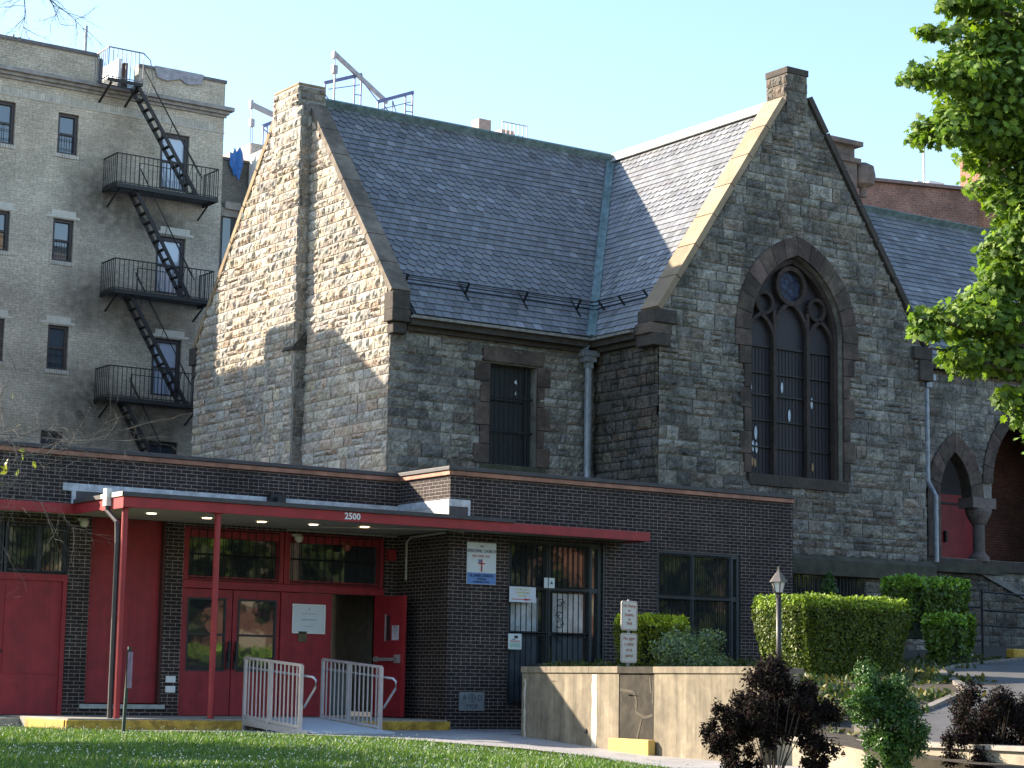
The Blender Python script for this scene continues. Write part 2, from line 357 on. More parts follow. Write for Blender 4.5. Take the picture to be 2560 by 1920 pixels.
MB().box(2.98, 4.68, Y1 - .06, Y1 + .3, 5.1, 5.29).build('window_sill', M('mossy_sill', (.06, .065, .04), .95, var=.4, ns=6), church)
# --- transept: side wall (faces -x)
mb = MB(); mb.box(XL, XL + .4, Y2 + .003, Y1, 0, 8.2, 0)
ashlar(mb, (XL, Y1, 0), (0, -1, 0), (-1, 0, 0), Y1 - Y2, 3.9, 8.12, lambda a, z: True, PAL_A, seed=13, rough=.032)
mb.build('side_wall', [mortarB, stoneA], church, recalc=False)
# --- transept front gable (faces -y)
def rake2(x): return 14.50 - 1.47 * abs(x - XR2)
WC, WH, WZ0, WZS, WRS = 9.97, 1.385, 5.30, 8.50, 1.85
top = [(XL, rake2(XL)), (XR2, 14.5), (XR, rake2(XR))]
ap = arch_pts(WC, WH, WZS, WRS)
n_ = len(ap)
def strip(mb, y, th):
    # left column, right column, sill, and fans up to the rake
    mb.box(XL, WC - WH, y, y + th, 0, 8.5); mb.box(WC + WH, XR, y, y + th, 0, 8.5); mb.box(WC - WH, WC + WH, y, y + th, 0, WZ0)
    mb.prism([(XL, y, 8.5), (WC - WH, y, 8.5), (WC - WH, y, rake2(WC - WH)), (XL, y, 8.6)], (0, th, 0)); mb.prism([(WC + WH, y, 8.5), (XR, y, 8.5), (XR, y, 8.6), (WC + WH, y, rake2(WC + WH))], (0, th, 0))
    for k in range(n_ - 1):
        a, b = ap[k], ap[k + 1]; mb.prism([(a[0], y, a[1]), (b[0], y, b[1]), (b[0], y, rake2(b[0])), (a[0], y, rake2(a[0]))], (0, th, 0))
strip(mb, Y2, .55)
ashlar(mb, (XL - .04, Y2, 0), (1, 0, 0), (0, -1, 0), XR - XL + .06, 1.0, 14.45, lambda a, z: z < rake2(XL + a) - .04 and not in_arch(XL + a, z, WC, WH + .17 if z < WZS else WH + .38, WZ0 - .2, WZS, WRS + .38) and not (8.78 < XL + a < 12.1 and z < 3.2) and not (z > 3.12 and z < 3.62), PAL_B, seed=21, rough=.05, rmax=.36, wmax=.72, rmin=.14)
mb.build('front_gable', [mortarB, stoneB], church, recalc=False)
mb = MB(); voussoirs(mb, WC, Y2 - .07, Y2 + .3, WH, WZS, WRS, WH + .46, WRS + .46, 7, rs=random.Random(9))
zz = [5.30, 5.72, 6.22, 6.75, 7.2, 7.72, 8.12, 8.5]
rs = random.Random(31)
for k in range(7):
    q = rs.uniform(.75, 1.2); wide = .34 if k % 2 else .2
    if k == 6: wide = .46
    mb.box(WC - WH - wide, WC - WH - .004, Y2 - .068, Y2 + .3, zz[k] + .006, zz[k + 1] - .006, 0, (q, q, q))
    q = rs.uniform(.75, 1.2)
    mb.box(WC + WH + .004, WC + WH + wide, Y2 - .068, Y2 + .3, zz[k] + .006, zz[k + 1] - .006, 0, (q, q, q))
mb.build('arch_surround', brown, church, bevel=.008)
MB().box(WC - WH - .1, WC + WH + .12, Y2 - .09, Y2 + .35, 5.04, 5.295).build('window_sill', brown_dark, church, bevel=.015)
# tracery window
twin = MB(); gy = Y2 + .30
twin.poly([(WC - WH, gy, WZ0)] + [(p[0], gy, p[1]) for p in ap] + [(WC + WH, gy, WZ0)])
twin = twin.build('traceried_window', glst, church, recalc=False)
fr = M('tracery_stone', (.055, .040, .035), .9, var=.3, ns=8, bump=.01, stain=.3)
mb = MB(); y0 = Y2 + .14
def ring(mb, pts, w, y, d):
    for k in range(len(pts) - 1): mb.bar((pts[k][0], y, pts[k][1]), (pts[k + 1][0], y, pts[k + 1][1]), w, d, up=(0, 1, 0))
ax = arch_pts(WC, WH - .07, WZS, WRS - .09); ring(mb, ax, .11, y0 + .05, .14)
for sx in (-1, 1): mb.bar((WC + sx * (WH - .07), y0 + .05, WZ0), (WC + sx * (WH - .07), y0 + .05, WZS), .10, .14, up=(0, 1, 0)); mb.bar((WC + sx * .50, y0 + .07, WZ0), (WC + sx * .50, y0 + .07, 9.1), .085, .10, up=(0, 1, 0))
for cx_, hw_, zs_ in ((WC, .50, 8.55), (WC - .90, .40, 8.35), (WC + .90, .40, 8.35)): ring(mb, arch_pts(cx_, hw_, zs_, hw_ * 1.5, 6), .085, y0 + .08, .1)
def circ(cx, cz, r, n=24): return [(cx + r * math.cos(2 * math.pi * k / n), cz + r * math.sin(2 * math.pi * k / n)) for k in range(n + 1)]
ring(mb, circ(WC, 9.68, .41), .11, y0 + .07, .12); ring(mb, circ(WC - .78, 9.22, .24, 16), .085, y0 + .08, .1); ring(mb, circ(WC + .80, 9.22, .24, 16), .085, y0 + .08, .1)
mb.build('tracery', fr, twin)
mb = MB()
for z in (5.95, 6.55, 7.12, 7.62, 8.22): mb.bar((WC - WH, y0 + .12, z), (WC + WH, y0 + .12, z), .035)
for k in range(26): x = WC - WH + .12 + k * .1; mb.bar((x, y0 + .15, WZ0), (x, y0 + .15, 8.2), .008)
mb.build('saddle_bars', iron, twin)
m_, t_, b_ = nodes('rose_glass'); n_v = nd(t_, 'TexVoronoi', {'Scale': 9.0, 'Vector': nd(t_, 'NewGeometry').outputs['Position']})
t_.links.new(ramp(t_, n_v.outputs['Distance'], [(0, (.06, .09, .15)), (.5, (.03, .04, .075)), (1, (.015, .015, .02))]), b_.inputs[0]); b_.inputs['Roughness'].default_value = .55; b_.inputs['Specular IOR Level'].default_value = .15
mb = MB(); mb.poly([(p[0], gy - .03, p[1]) for p in circ(WC, 9.68, .37)[:-1]]); mb.build('rose_pane', m_, twin, recalc=False)
pl = M('pale_glass', (.42, .52, .60), .4, var=.2, ns=20)
for x, z, s in ((8.75, 7.3, 1), (8.85, 7.28, 1.1), (8.78, 6.95, 1.1), (9.0, 6.25, 1.2), (8.92, 5.95, 1), (9.02, 5.92, 1), (9.78, 7.34, 1.0), (9.55, 6.72, 1.1), (10.0, 6.72, 1.1), (10.48, 7.06, 1.0), (10.68, 7.06, 1.0), (9.58, 5.74, 1.1)):
    mb = MB(); mb.poly([(x + .035 * s * math.cos(a), gy - .02, z + .13 * s * math.sin(a)) for a in [k * math.pi / 5 for k in range(10)]]); mb.build('lancet_pane', pl, twin, recalc=False)
for x, z in ((8.9, 5.6), (8.98, 5.58), (10.5, 5.6), (10.7, 5.6)):
    mb = MB(); mb.poly([(x + .035 * math.cos(a), gy - .02, z + .1 * math.sin(a)) for a in [k * math.pi / 5 for k in range(10)]]); mb.build('amber_pane', M('amber_glass', (.26, .14, .04), .4), twin, recalc=False)
# gable 2 coping, kneelers, chimney
n2 = Vector((-1.47, 0, 1)).normalized()
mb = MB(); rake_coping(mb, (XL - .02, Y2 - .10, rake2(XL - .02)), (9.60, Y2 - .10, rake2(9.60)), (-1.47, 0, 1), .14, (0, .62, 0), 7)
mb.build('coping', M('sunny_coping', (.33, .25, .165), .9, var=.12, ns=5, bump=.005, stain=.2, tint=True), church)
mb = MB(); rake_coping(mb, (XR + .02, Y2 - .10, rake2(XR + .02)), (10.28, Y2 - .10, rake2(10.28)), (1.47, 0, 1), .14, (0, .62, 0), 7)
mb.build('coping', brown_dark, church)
mb = MB()
mb.box(XL - .22, XL + .40, Y2 - .12, Y2 + .5, 8.36, 8.66); mb.box(XL - .30, XL + .30, Y2 - .08, Y2 + .5, 8.12, 8.355, 1); mb.box(XL - .26, XL + .22, Y2 - .12, Y2 + .5, 7.86, 8.115)
mb.build('kneeler', [brown_dark, brown], church, bevel=.02)
mb = MB(); mb.box(XR - .4, XR + .2, Y2 - .12, Y2 + .5, 8.36, 8.66); mb.box(XR - .22, XR + .22, Y2 - .12, Y2 + .5, 7.86, 8.355)
mb.build('kneeler', brown_dark, church, bevel=.02)
mb = MB(); mb.box(9.67, 10.28, Y2 - .05, Y2 + .65, 13.6, 14.62, 0)
ashlar(mb, (9.67, Y2 + .65, 0), (0, -1, 0), (-1, 0, 0), .7, 13.4, 14.58, lambda a, z: True, PAL_A, seed=31, wmin=.2, wmax=.4, rough=.04)
ashlar(mb, (9.65, Y2 - .05, 0), (1, 0, 0), (0, -1, 0), .63, 13.5, 14.58, lambda a, z: True, PAL_B, seed=32, wmin=.2, wmax=.4, rough=.03)
mb.build('chimney', [mortarB, stoneB], church, recalc=False)
MB().box(9.645, 10.305, Y2 - .085, Y2 + .675, 14.60, 14.75).build('chimney_cap', brown_dark, church, bevel=.01)
# base ledge + basement of transept
MB().prism([(9.0, Y2 - .20, 3.14), (9.0, Y2 - .20, 3.48), (9.0, Y2, 3.62), (9.0, Y2, 3.14)], (XR - 9.0 + .15, 0, 0)).build('base_course', M('mossy_base', (.060, .058, .042), .95, var=.4, ns=3, bump=.01), church)
for x0, x1 in ((9.82, 10.86), (11.15, 11.98)):
    bw = MB().box(x0, x1, Y2 - .004, Y2 + .02, 1.9, 3.13).build('basement_window', gl, church); mb = MB()
    for k in range(8): x = x0 + .06 + k * (x1 - x0 - .1) / 7; mb.bar((x, Y2 - .05, 1.9), (x, Y2 - .05, 3.1), .02)
    mb.build('bars', iron, bw)
mb = MB(); mb.box(8.78, 9.8, Y2 - .02, Y2 + .01, 1, 3.13); mb.box(10.86, 11.15, Y2 - .02, Y2 + .01, 1, 3.13); mb.box(11.98, 12.3, Y2 - .02, Y2 + .01, 1, 3.13)
mb.build('brick_infill', brickx, church)
# --- roofs
ds1 = Vector((0, 4.95, 5.75)); L1 = ds1.length
band = lambda k: (7 <= k <= 12) or (20 <= k <= 26) or k >= 32
val = lambda t: 5.77 + t / L1 * 4.23
mb = MB(); mb.poly([(1.1, 3.26, 8.24), (val(0), 3.26, 8.24), (10.0, YR, 14.0), (1.1, YR, 14.0)], 1, (.25, .25, .25))
mb.poly([(1.1, 2 * YR - 3.29, 8.28), (26, 2 * YR - 3.29, 8.28), (26, YR, 14.0), (1.1, YR, 14.0)], 1)
mb.mi = 0; slates(mb, (0, 3.29, 8.28), (1, 0, 0), ds1, (0, -5.75, 4.95), lambda t: 1.15, lambda t: val(t) - .02, L1, bands=band, seed=3)
mb.build('roof', [slate_m, slate_m], church, recalc=False)
ds2 = Vector((4.23, 0, 5.75)); L2 = ds2.length
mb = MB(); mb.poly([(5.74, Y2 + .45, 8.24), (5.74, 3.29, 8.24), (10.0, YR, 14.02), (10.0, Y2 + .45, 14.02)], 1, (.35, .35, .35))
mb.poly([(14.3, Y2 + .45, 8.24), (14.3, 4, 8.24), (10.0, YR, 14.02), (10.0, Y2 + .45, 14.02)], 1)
slates(mb, (5.77, 0, 8.28), (0, -1, 0), ds2, (-5.75, 0, 4.23), lambda t: -(3.29 + t / L2 * 4.95) + .02, lambda t: -(Y2 + .5), L2, bands=band, seed=4, e=.20, gain=1.3)  # gain brightens this slope's slates to stand in for stronger sun
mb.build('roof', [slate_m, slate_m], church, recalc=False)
mb = MB(); nz = 9.02; t0_ = (nz - 8.28) / 5.75
mb.poly([(10, 3.29 + 4.95 * t0_, nz - .03), (30, 3.29 + 4.95 * t0_, nz - .03), (30, YR, 14.02), (10, YR, 14.02)], 1)
slates(mb, (0, 3.29 + 4.95 * t0_, nz), (1, 0, 0), ds1, (0, -5.75, 4.95), lambda t: 13.9 - t / L1 * 4.2, lambda t: 29.0, L1 * (1 - t0_), seed=6, w=.26)
mb.build('roof', [slate_m, slate_m], church, recalc=False)
# ridge caps & valley & gutters
mb = MB()
for s in (-1, 1): mb.bar((1.0, YR + s * .11, ZR - .02), (10.0, YR + s * .11, ZR - .02), .26, .03, up=(0, -s * 5.75, 4.95))
mb.tube([(1.0, YR, ZR + .12), (10.0, YR, ZR + .12)], .045)
mb.build('ridge_cap', copper_g, church)
mb = MB()
for s in (-1, 1): mb.bar((10.0 + s * .11, Y2 + .5, ZR - .0), (10.0 + s * .11, YR, ZR - .0), .28, .03, up=(s * 5.75, 0, 4.2))
mb.tube([(10.0, Y2 + .5, ZR + .13), (10.0, YR, ZR + .13)], .05)
mb.build('ridge_cap', lead_white, church)
mb = MB()
for s in (-1, 1): mb.bar((13, YR + s * .11, ZR - .02), (29.0, YR + s * .11, ZR - .02), .26, .03, up=(0, -s * 5.75, 4.95))
mb.build('ridge_cap', copper_g, church)
va = Vector((5.77, 3.29, 8.30)); vb = Vector((9.98, YR - .02, 14.03)); e1 = Vector((-1, 0, 0)); 
mb = MB(); o1 = Vector((0, -5.75, 4.95)).normalized() * .035; o2 = Vector((-5.75, 0, 4.2)).normalized() * .035; ct = (o1 + o2)
mb.poly([va + ct, vb + ct, vb + o1 + Vector((-.17, 0, 0)), va + o1 + Vector((-.17, 0, 0))]); mb.poly([va + ct, va + o2 + Vector((0, -.17, 0)), vb + o2 + Vector((0, -.17, 0)), vb + ct])
mb.tube([va + ct, vb + ct], .02); mb.build('valley_flashing', copper_g, church, recalc=False)
mb = MB(); mb.box(1.02, 5.68, 3.16, 3.26, 8.19, 8.25); mb.box(5.62, 5.72, Y2 + .5, 3.25, 8.185, 8.245)
mb.build('gutter', M('old_gutter', (.20, .19, .17), .6, var=.4, ns=10), church)
mb = MB(); mb.box(1.05, 5.70, 3.26, 3.56, 8.06, 8.20); mb.box(1.05, 5.75, 3.42, 3.56, 7.96, 8.06); mb.box(5.72, 6.04, Y2 + .5, 3.5, 8.055, 8.195); mb.box(5.86, 6.04, Y2 + .5, 3.5, 7.95, 8.055)
mb.build('eaves_moulding', brown_dark, church)
# snow guards
sg = iron
mb = MB(); n1 = Vector((0, -5.75, 4.95)).normalized(); s1v = ds1.normalized()
def onr1(x, z): t = (z - 8.28) / 5.75; return Vector((x, 3.29 + 4.95 * t, z))
for h, z in ((.1, 8.98), (.19, 9.0), (.28, 9.02)): mb.tube([onr1(1.15, z) + n1 * h, onr1(6.2, z) + n1 * h], .013, 6)
for x in (1.2, 2.75, 4.3, 5.75): mb.bar(onr1(x, 8.98) , onr1(x, 9.02) + n1 * .3, .05, .02); mb.bar(onr1(x, 8.8) + n1 * .035, onr1(x, 9.2) + n1 * .035, .05, .02); mb.bar(onr1(x, 9.3) + n1 * .035, onr1(x, 9.02) + n1 * .3, .02, .02)
mb.build('snow_guard', sg, church)
mb = MB(); n2v = Vector((-5.75, 0, 4.23)).normalized()
def onr2(y, z): t = (z - 8.28) / 5.75; return Vector((5.77 + 4.23 * t, y, z))
for h, z in ((.1, 8.98), (.19, 9.0), (.28, 9.02)): mb.tube([onr2(1.8, z) + n2v * h, onr2(3.8, z) + n2v * h], .013, 6)
for y in (1.85, 2.75, 3.5): mb.bar(onr2(y, 8.98), onr2(y, 9.02) + n2v * .3, .05, .02); mb.bar(onr2(y, 9.3) + n2v * .035, onr2(y, 9.02) + n2v * .3, .02, .02)
mb.build('snow_guard', sg, church)
# downspouts
mb = MB(); mb.box(5.55, 5.92, 3.2, 3.5, 7.86, 7.98); mb.box(5.60, 5.87, 3.24, 3.5, 7.74, 7.86); mb.box(5.66, 5.81, 3.28, 3.46, 7.60, 7.74)
mb.prism([(5.52, 3.22, 7.98), (5.6, 3.22, 7.98), (5.66, 3.22, 8.1)], (0, .2, 0)); mb.prism([(5.98, 3.22, 7.98), (5.88, 3.22, 7.98), (5.96, 3.22, 8.1)], (0, .2, 0))
mb.tube([(5.735, 3.37, 4.6), (5.735, 3.37, 7.62)], .085, 10); mb.tube([(5.735, 3.37, 7.2), (5.735, 3.37, 7.24)], .095, 10); mb.tube([(5.735, 3.37, 5.3), (5.735, 3.37, 5.34)], .095, 10)
mb.build('downspout', gal, church, smooth=False)
# --- nave right part with porch
NY = 4.1
mb = MB(); P1 = arch_pts(18.0, .93, 5.6, 1.5); P2 = arch_pts(21.0, 1.62, 6.0, 2.0)
mb.box(XR - .2, 17.07, NY, NY + .5, 0, 9.0); mb.box(17.07, 17.4, NY, NY + .5, 0, 5.6)
mb.box(22.62, 36, NY, NY + .5, -1, 9.0); mb.box(17.0, 36, NY, NY + .5, 2, 4.0)
mb.box(18.93, 19.38, NY, NY + .5, 5.61, 9.0)
for A in (P1, P2):
    for k in range(len(A) - 1):
        a, b = A[k], A[k + 1]; mb.prism([(a[0], NY, a[1]), (b[0], NY, b[1]), (b[0], NY, 9.0), (a[0], NY, 9.0)], (0, .5, 0))
ashlar(mb, (XR, NY, 0), (1, 0, 0), (0, -1, 0), 15, 1.5, 8.95, lambda a, z: not in_arch(XR + a, z, 18.0, 1.0, 3.9, 5.6, 1.6) and not in_arch(XR + a, z, 21.0, 1.65, 3.9, 6.0, 2.05) and not (XR + a > 17.0 and XR + a < 22.6 and 3.6 < z < 6.0), PAL_B, seed=41, rough=.035)
mb.build('nave_wall', [mortarB, stoneB], church, recalc=False)
MB().box(XR + .1, 30, NY - .25, NY + .02, 8.80, 9.02).build('eaves_moulding', brown_dark, church)
MB().box(XR + .1, 30, NY - .36, NY - .26, 8.95, 9.02).build('gutter', MATS['old_gutter'], church)
mb = MB(); voussoirs(mb, 18.0, NY - .07, NY + .3, .56, 5.6, 1.12, 1.03, 1.64, 5); voussoirs(mb, 21.0, NY - .075, NY + .3, 1.62, 6.0, 2.0, 2.0, 2.4, 7)
mb.box(16.97, 17.44, NY - .07, NY + .3, 4.0, 5.6); mb.build('porch_arch', brown, church, bevel=.008)
mb = MB(); mb.lathe((19.0, NY + .12, 3.95), [(.27, 0), (.27, .12), (.19, .2), (.155, .25), (.155, .95), (.2, 1.0), (.3, 1.18), (.34, 1.3), (.34, 1.38)]); mb.box(18.56, 19.42, NY - .12, NY + .4, 5.33, 5.60)
mb.build('porch_column', M('column_stone', (.16, .13, .12), .9, var=.25, bump=.006, stain=.3), church)
mb = MB(); mb.box(17, 24, 6.3, 6.5, 2, 9); mb.box(16.95, 17.05, 4.6, 6.3, 2, 9); mb.box(24, 24.1, 4.6, 6.3, 2, 9); mb.box(17, 24, 4.6, 6.3, 8.6, 8.7)
mb.build('porch_back_wall', brick('porch_brick', 'x', (.10, .035, .022), (.14, .05, .03), (.16, .12, .10), phase=2), church)
MB().box(16.9, 24, NY - .1, 6.3, 3.7, 3.98).build('porch_floor', brown_dark, church)
pd = MB(); pd.box(19.0, 20.9, 6.18, 6.27, 3.98, 5.9); pd = pd.build('porch_door', redd, church)
mb = MB(); mb.prism([(19.0, 6.2, 5.9)] + [(p[0], 6.2, p[1]) for p in arch_pts(19.95, .93, 5.9, 1.1, 6)[1:-1]] + [(20.9, 6.2, 5.9)], (0, .05, 0)); mb.build('fanlight', glst, pd)
MB().box(19.75, 19.82, 6.1, 6.17, 4.6, 4.9).build('door_handle', iron, pd); MB().box(19.1, 20.3, 6.15, 6.175, 5.62, 5.68).build('strap_hinge', iron, pd)
mb = MB(); mb.box(19.3, 19.58, 6.15, 6.175, 4.95, 5.12); mb.build('notice', M('notice_card', (.6, .56, .4), .7), pd)
# downspout right
mb = MB(); mb.tube([(16.83, 3.9, 8.3), (16.83, 3.9, 5.9), (16.95, 3.75, 5.5), (16.95, 3.75, 3.5)], .07, 10); mb.tube([(16.95, 3.7, 3.5), (16.95, 3.7, 2.2)], .03, 8)
mb.box(16.68, 16.98, 3.7, 4.05, 8.45, 8.6); mb.box(16.74, 16.92, 3.78, 4.0, 8.28, 8.45); mb.build('downspout', gal, church)
# porch base & stair parapet
mb = MB(); mb.box(XR + .01, 17.3, 2.62, NY - .05, 0, 3.5, 0)
ashlar(mb, (XR, 2.6, 0), (1, 0, 0), (0, -1, 0), 8, 1.0, 3.5, lambda a, z: XR + a < 17.4 or z < 3.4 - .35 * (XR + a - 17.4), [(a * .55, b * .55, c * .55) for a, b, c in PAL_B], seed=43, rough=.045, rmin=.2, rmax=.35)
mb.prism([(17.3, 2.62, 0), (17.3, 2.62, 3.45), (22.2, 2.62, 1.7), (22.2, 2.62, 0)], (0, .4, 0), 0)
mb.build('porch_base', [M('dark_mortar', (.11, .105, .09), .95, var=.3), stoneB], church, recalc=False)
mb = MB(); mb.prism([(17.2, 2.5, 3.50), (17.2, 2.5, 3.64), (22.4, 2.5, 1.80), (22.4, 2.5, 1.66)], (0, .6, 0)); mb.build('stair_parapet', M('parapet_stone', (.19, .19, .18), .9, var=.2, bump=.005, stain=.3), church)
MB().box(XR + .02, 18.0, 2.42, NY, 3.50, 3.72).build('base_course', MATS['mossy_base'], church)
# chimney of church, further right
mb = MB(); mb.box(22.9, 24.0, 13.8, 14.8, 12, 17.3); mb.box(22.8, 24.1, 13.7, 14.9, 17.3, 17.45); mb.box(22.95, 23.95, 13.85, 14.75, 17.45, 17.85); mb.box(22.75, 24.15, 13.65, 14.95, 17.85, 18.0)
tag(mb.build('stone_chimney', MATS['column_stone']), 'dark stone chimney with moulded cap peeping out right of the pointed front gable', 'chimney')
mb = MB(); mb.lathe((24.45, 14.0, 16.3), [(.12, 0), (.12, .3), (.36, .4), (.42, .7), (.36, 1.0), (.15, 1.12)], 12); tag(mb.build('roof_ventilator', MATS['column_stone']), 'small rounded grey vent beside the dark stone chimney', 'vent')
# ================================================================= PARISH HALL (low brick building)
hall = thing('parish_hall', 'low dark brick hall with red doors and a long red canopy', 'hall', (0, 2, 0))
LY = 1.9; HT = 4.56; XA = -8.5
def wallx(mb, y, th, x0, x1, z0, z1, holes):             # wall facing -y, rectangular holes (x0,x1,z0,z1), split by columns
    xs = sorted({x0, x1} | {h[0] for h in holes} | {h[1] for h in holes})
    for a, b in zip(xs, xs[1:]):
        zs = [z0]
        for h in sorted([h for h in holes if h[0] <= a and h[1] >= b], key=lambda h: h[2]):
            if h[2] > zs[-1]: mb.box(a, b, y, y + th, zs[-1], h[2])
            zs.append(h[3])
        if zs[-1] < z1: mb.box(a, b, y, y + th, zs[-1], z1)
mb = MB(); wallx(mb, LY, .3, XA, 0, -.3, HT, [(-9.2, -6.86, 0 - .1, 3.32), (-6.45, -4.99, .14, 3.49), (-4.62, -.28, -.1, 3.42)])
mb.build('brick_wall', brickx, hall)
mb = MB(); mb.box(0, .3, .0, LY, -.3, HT); mb.build('brick_wall', bricky, hall)
mb = MB(); wallx(mb, 0, .3, .302, 8.75, -.3, HT, [(1.38, 3.66, .2, 3.41), (5.05, 7.28, .9, 3.38)])
mb.poly([(.0, -.002, -.3), (.302, -.002, -.3), (.302, -.002, HT), (.0, -.002, HT)])
mb.build('brick_wall', brickx, hall)
MB().box(8.55, 8.75, .302, Y2 - .02, -.3, HT).box(XA, XA + .2, LY + .3, 8, -.3, HT).build('brick_wall', bricky, hall)
MB().box(XA, X1, LY + .3, 12, 4.3, 4.4).box(X1, 8.6, .3, Y2 - .1, 4.3, 4.4).box(0.3, XL, 0.3, 3.5, 4.3, 4.4).build('flat_roof', darkmetal, hall)
MB().box(XA, -.02, LY + .3, 11.9, -.25, -.1).build('floor', interior, hall)
MB().box(XA, 0, 6, 6.1, -.2, 4.2).box(.3, 8.5, 3.2, 3.3, -.2, 4.2).build('inner_wall', interior, hall)
mb = MB()                                                # copper band and dark metal coping above
mb.box(XA, -.04, LY - .05, LY + .3, HT, HT + .09); mb.box(-.05, .3, -.05, LY - .05, HT, HT + .09); mb.box(.3, 8.75, -.05, .3, HT, HT + .09)
mb.build('copper_band', copper, hall, bevel=.01)
mb = MB()
mb.box(XA, -.06, LY - .08, LY + .32, HT + .092, HT + .17); mb.box(-.08, .32, -.08, LY - .08, HT + .092, HT + .17); mb.box(.32, 8.75, -.08, .32, HT + .092, HT + .17)
mb.build('coping', darkmetal, hall, bevel=.01)
# painted flashing above canopy
mb = MB(); mb.box(-7.05, -.03, LY - .03, LY, 3.93, 4.07); mb.box(-.03, 0, -.03, LY - .03, 3.96, 4.10); mb.box(-.03, .42, -.032, 0, 3.96, 4.10); mb.box(.40, .45, -.035, 0, 3.70, 4.10); mb.box(-6.88, -6.80, LY - .04, LY, 3.70, 3.93)
mb.build('wall_flashing', flash_w, hall, bevel=.006)
mb = MB(); mb.box(-6.8, -.02, LY - .02, LY, 3.68, 3.93); mb.build('flashing_apron', darkmetal, hall)
mb = MB(); mb.box(-.022, -.002, .0, LY - .02, 3.68, 3.958); mb.build('flashing_apron', lead_white, hall)
mb = MB(); mb.box(.0, .40, -.02, .0, 3.68, 3.958); mb.build('flashing_apron', darkmetal, hall)
mb = MB(); mb.box(-2.95, -2.62, 1.7, LY, 3.9, 4.12); mb.box(-2.88, -2.70, 1.55, 1.7, 3.92, 4.06); mb.build('floodlight', black, hall, bevel=.01)
# canopy
mb = MB(); FB, FT = 3.46, 3.64
mb.box(-7.08, 4.17, -.885, -.845, FB, FT); mb.box(-7.08, -7.04, -.845, 1.22, FB, FT); mb.box(XA, -7.04, 1.22, 1.26, FB, FT); mb.box(4.13, 4.17, -.845, -.002, FB, FT)
mb.build('fascia', redp, hall, bevel=.006)
MB().box(-7.12, .9, -.93, -.80, FT + .002, FT + .075).box(-7.12, -7.0, -.80, 1.2, FT + .002, FT + .075).build('roof_edge', darkmetal, hall)
mb = MB(); mb.box(-7.10, -7.085, -.93, -.02, FB - .02, FT); mb.build('sunlit_corner_box', redp, hall)
MB().box(-7.125, -7.105, -.93, -.02, FT, FT + .08).build('gutter_end', M('cream_metal', (.6, .55, .45), .6), hall)
mb = MB(); mb.box(-7.04, -.002, -.845, LY - .002, FB + .03, FB + .09); mb.box(XA, -7.04, 1.26, LY - .002, FB + .03, FB + .09); mb.box(-.002, 4.13, -.845, -.004, FB + .03, FB + .09)
mb.build('soffit', soffit, hall)
MB().box(-7.02, .0, -.83, LY - .01, FT + .0, FT + .03).build('canopy_deck', darkmetal, hall)
text('2500', .165, (-2.64, -.887, 3.553), (1, 0, 0), (0, 0, 1), whitep, 'house_number', hall, bold=.004)
lm = emit('lamp_glow', (1.0, .70, .34), 2.2)
for x, y, k in ((-6.05, .24, 0), (-4.87, .46, 1), (-3.75, .50, 1), (-2.74, .38, 0), (-1.77, .17, 1)):
    f = MB(); f.lathe((x, y, FB + .016), [(.135, 0), (.135, .012)], 20); f = f.build('recessed_light', whitep, hall)
    b = MB(); b.lathe((x, y, FB + .006), [(.085, 0), (.085, .008)], 20); b.build('bulb', lm if k else emit('lamp_glow_pale', (1, .85, .62), 1.6) if 'lamp_glow_pale' not in bpy.data.materials else bpy.data.materials['lamp_glow_pale'], f)
for x in (-6.98, -5.25):
    mb = MB(); mb.tube([(x, -.75, -.08), (x, -.75, FB + .02)], .055, 14); mb.box(x - .1, x + .1, -.84, -.66, FB - .0, FB + .028); mb.box(x - .08, x + .08, -.83, -.67, -.08, -.06)
    mb.build('post', redp, hall, smooth=False)
mb = MB(); mb.tube([(-7.13, -.35, 3.72), (-7.13, -.35, 3.42), (-7.06, -.62, 3.22), (-7.06, -.66, 2.9), (-7.06, -.66, -.12)], .045, 10); mb.build('downspout', M('brown_pipe', (.05, .04, .045), .5), hall)
mb = MB(); mb.box(-7.19, -7.09, -.42, -.28, 3.5, 3.80); mb.build('rain_head', M('white_metal', (.75, .73, .7), .4), hall)
# floor slab with yellow kerb
MB().box(-7.9, -.55, -.92, LY + .3, -.3, -.06).box(XA, -7.9, 1.2, LY + .3, -.3, -.1).build('porch_slab', concrete, hall)
MB().box(-7.95, -4.72, -.98, -.925, -.3, -.085).box(-3.2, -.52, -.98, -.925, -.3, -.085).box(-7.97, -7.92, -.92, .8, -.3, -.085).build('yellow_kerb', yellow, hall, bevel=.01)
# left red door with window above
o = MB(); o.box(XA, -6.93, LY + .04, LY + .09, -.05, 2.36); o = o.build('side_door', redd, hall)
mb = MB(); mb.box(XA, -6.86, LY + .0, LY + .06, 2.30, 2.42); mb.box(-6.95, -6.87, LY + .0, LY + .08, -.08, 2.30); mb.box(-8.0, -7.97, LY + .02, LY + .04, .7, 2.2); mb.box(-8.0, -6.97, LY + .025, LY + .04, .66, .69); mb.build('door_frame', redd, o)
mb = MB(); mb.lathe((-8.06, LY + .0, 1.02), [(.03, 0), (.03, .05)], 10); mb.build('door_knob', iron, o)
MB().box(XA, -6.84, LY - .05, LY + .1, -.16, -.08).build('door_sill', M('pale_sill', (.36, .38, .36), .8, var=.2), hall)
def grille(mb, x0, x1, z0, z1, y, n, r=.016, rails=2):
    for k in range(n + 1): x = x0 + (x1 - x0) * k / n; mb.bar((x, y, z0), (x, y, z1), r)
    for k in range(rails): z = z0 + (z1 - z0) * k / max(1, rails - 1); mb.bar((x0, y, z), (x1, y, z), r * 1.4)
framem = M('green_black_frame', (.030, .038, .042), .5, var=.2)
